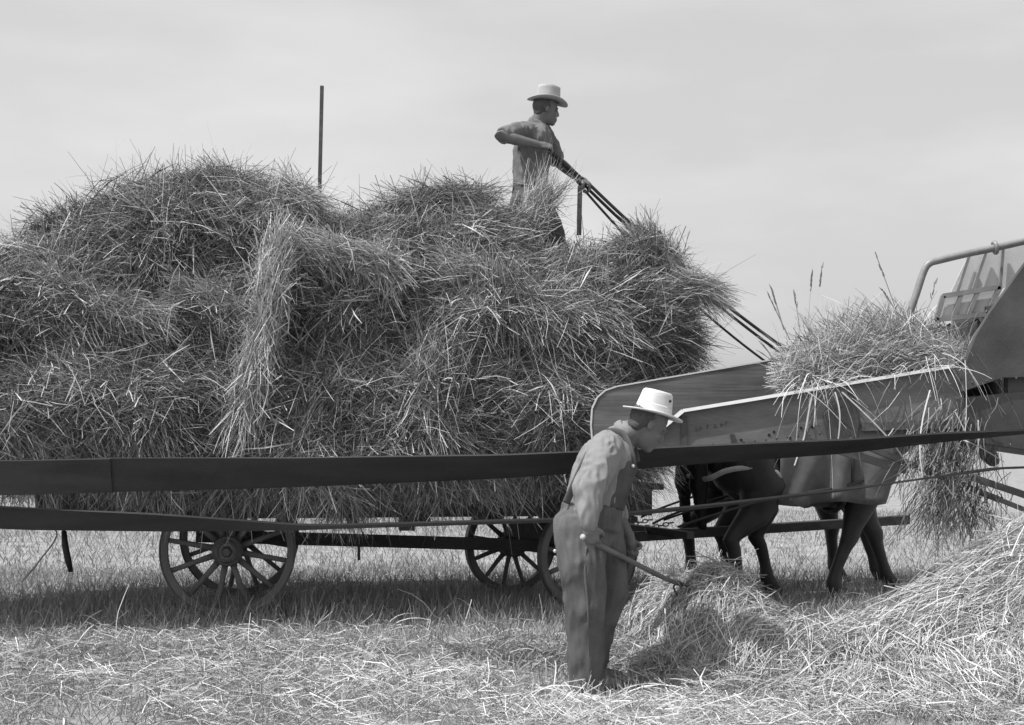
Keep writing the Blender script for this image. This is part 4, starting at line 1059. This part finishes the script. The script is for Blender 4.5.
# --- the man on the load with the reins
YU = 10.90
up = thing('person', 'man in rolled sleeves and felt hat standing on the load holding the reins', 'person', (P(535, 310, YU).x, YU, 2.37))
Ud = lambda a, b_, Y=YU: P(a, b_, Y)
fw2 = Vector((.96, .22, 0)).normalized(); lf2 = Vector((-.22, .96, 0)).normalized()
hc2 = Ud(546.5, 110, 10.88); hu2 = Vector((.13, 0, .99)).normalized(); hf2 = (fw2 + Vector((0, 0, -.22))).normalized(); hl2 = hu2.cross(hf2).normalized(); hf2 = hl2.cross(hu2).normalized()
b = MB(); head(b, hc2, hf2, hu2, hl2, 0.97)
n2 = Ud(536, 128, 10.9); b.limb([n2, hc2 - hu2 * .03 - hf2 * .03], [.066, .06], 16)
tor2 = [(Ud(529, 205, 10.9), .165, .115), (Ud(530, 188, 10.9), .155, .105), (Ud(531, 170, 10.9), .165, .115), (Ud(533, 150, 10.9), .185, .13), (Ud(534, 136, 10.9), .18, .11), (Ud(535, 127, 10.9), .11, .07)]
def tors2(b, extra, rng=(0, 6)):
    T = tor2[rng[0]:rng[1]]; b.rings([(c, lf2 * (w + extra), fw2 * (d + extra)) for c, w, d in T], 28)
tors2(b, 0)
s1, e1, w1 = Ud(524, 131, 10.73), Ud(500, 136, 10.52), Ud(539, 145, 10.60)
s2, e2, w2 = Ud(543, 133, 11.07), Ud(556, 160, 11.02), Ud(579, 179, 10.80)
b.limb([s1, s1.lerp(e1, .5), e1, e1.lerp(w1, .35), w1], [.062, .054, .046, .045, .030], 16)
b.limb([s2, s2.lerp(e2, .5), e2, e2.lerp(w2, .35), w2], [.062, .054, .046, .045, .030], 16)
hand(b, w1, Vector((1, .12, -.10)), Vector((0, .6, -.8)), Vector((0, -.2, 1)), .85, 1.05)
hand(b, w2, Vector((.9, -.1, -.45)), Vector((-.3, .3, -.85)), Vector((0, -1, .1)), .8, 1.05)
lg = [([Ud(526, 205, 10.82), Ud(527, 240, 10.8), Ud(527, 268, 10.8), Ud(525, 312, 10.82)], [.10, .085, .062, .045]),
      ([Ud(534, 205, 10.98), Ud(549, 228, 10.98), Ud(558, 256, 11.0), Ud(556, 300, 11.0)], [.10, .085, .062, .045])]
for pts, r in lg: b.limb(pts, r, 16)
b.fuse('body', M['skin'], up, .0075, 3)
b = MB(); b.ball(hc2 - hf2 * .030 + hu2 * .028, (.088, .082, .084), (hf2, hl2, hu2), 20, 14); b.ball(hc2 - hf2 * .055 - hu2 * .03, (.045, .06, .045), (hf2, hl2, hu2)); b.fuse('hair', M['hair2'], up, .009, 2, (.003, 60))
for d in (1, -1): MB().ball(hc2 + hf2 * .072 + hl2 * (.033 * d) + hu2 * .002, .012).build('eye', M['eye'], up, True)
hat(up, hc2 + hu2 * .068 + hf2 * .0, hf2 * 1.0 + hu2 * .02, hu2, hl2, .089, .148, (.110, .12), .026, M['felt'], .046, M['band'])
b = MB(); tors2(b, .020, (1, 6)); b.limb([s1.lerp(s2, .5), n2 + Vector((.005, 0, .02))], [.105, .078], 18)
b.limb([s1 + Vector((.03, .05, -.01)), s1.lerp(e1, .4), s1.lerp(e1, .72)], [.090, .076, .064], 18); b.limb([s2 + Vector((-.02, -.04, -.01)), s2.lerp(e2, .45), s2.lerp(e2, .9)], [.088, .076, .068], 18)
sh2 = b.fuse('shirt', M['shirt2'], up, .010, 3, (.014, 11, (1.5, 1.5, .7)))
b = MB(); dcu = (e1 - s1).normalized(); b.torus(s1.lerp(e1, .86), dcu, .052, .017, 24, 10); b.fuse('sleeve_roll', M['shirt2'], sh2, .010, 2, (.004, 20))
b = MB(); cd2 = (hc2 - n2).normalized(); b.torus(n2 + cd2 * .035, cd2, .070, .012, 32, 8, .026); b.build('collar', M['shirt2'], sh2, True)
b = MB(); tors2(b, .024, (0, 2)); b.ball(Ud(529, 207, 10.9), (.145, .185, .14), None, 24, 14)
b.limb([Ud(525, 205, 10.83), Ud(526, 240, 10.8), Ud(527, 268, 10.8), Ud(525, 306, 10.82)], [.125, .115, .09, .09], 20)
b.limb([Ud(535, 205, 10.98), Ud(549, 228, 10.98), Ud(558, 256, 11.0), Ud(556, 296, 11.0)], [.125, .112, .09, .09], 20)
tr2 = b.fuse('trousers', M['denim2'], up, .010, 3, (.012, 10, (1.2, 1.2, .6)))
b = MB(); b.rings([(Ud(530, 190, 10.9), lf2 * .186, fw2 * .136), (Ud(530, 186, 10.9), lf2 * .186, fw2 * .136)], 32); b.build('belt', M['leather'], tr2, True)
for (pts, r) in lg:
    a = pts[-1]; m = MB(); z0 = a.z - .10
    m.limb([a, Vector((a.x, a.y, z0 + .08))], [.058, .060], 14)
    m.rings([(Vector((a.x, a.y, z0)) + fw2 * x + Vector((0, 0, z)), lf2 * w, Vector((0, 0, h_))) for x, z, w, h_ in ((-.07, .05, .03, .035), (.04, .05, .045, .05), (.13, .038, .048, .036), (.21, .03, .02, .016))], 16)
    m.fuse('boot', M['boot'], up, .011, 2)

# ------------------------------------------------------------------ reins
def sagline(a, b_, sag, n=40):
    a, b_ = Vector(a), Vector(b_); return [a.lerp(b_, i / n) - Vector((0, 0, sag * 4 * (i / n) * (1 - i / n))) for i in range(n + 1)]
bit1, bit2 = hw(h1, 1.64, -.08, 1.22), hw(h2, 1.64, -.08, 1.22)
r = MB(); hA, hB = w1 + Vector((.09, .02, -.03)), w2 + Vector((.085, 0, -.045))
r.tube([hA - Vector((.03, 0, -.005))] + sagline(hA, hB, .01, 8) + sagline(hB, bit1, .24)[1:], .0135, 8, squash=.35, ref=(0, 1, .1))
tag(r.build('rein', M['leather'], smooth=True), 'upper leather rein running from the hands of the standing man past the front corner', 'rein', 'reins of the two horses')
r = MB(); r.tube(sagline(hA + Vector((.02, .03, -.03)), bit2 + Vector((0, 0, .06)), .24), .0125, 8, squash=.35, ref=(0, 1, .1))
tag(r.build('rein', M['leather'], smooth=True), 'rein running tight just beside the upper one down to the farther horse', 'rein', 'reins of the two horses')
r = MB(); r.tube(sagline(w2 + Vector((-.02, .02, -.01)), hw(h1, 1.64, .08, 1.24), .42), .010, 8, squash=.5, ref=(0, 1, .1))
tag(r.build('rein', M['leather'], smooth=True), 'thin slack rein sagging below the other two in front of the load', 'rein', 'reins of the two horses')
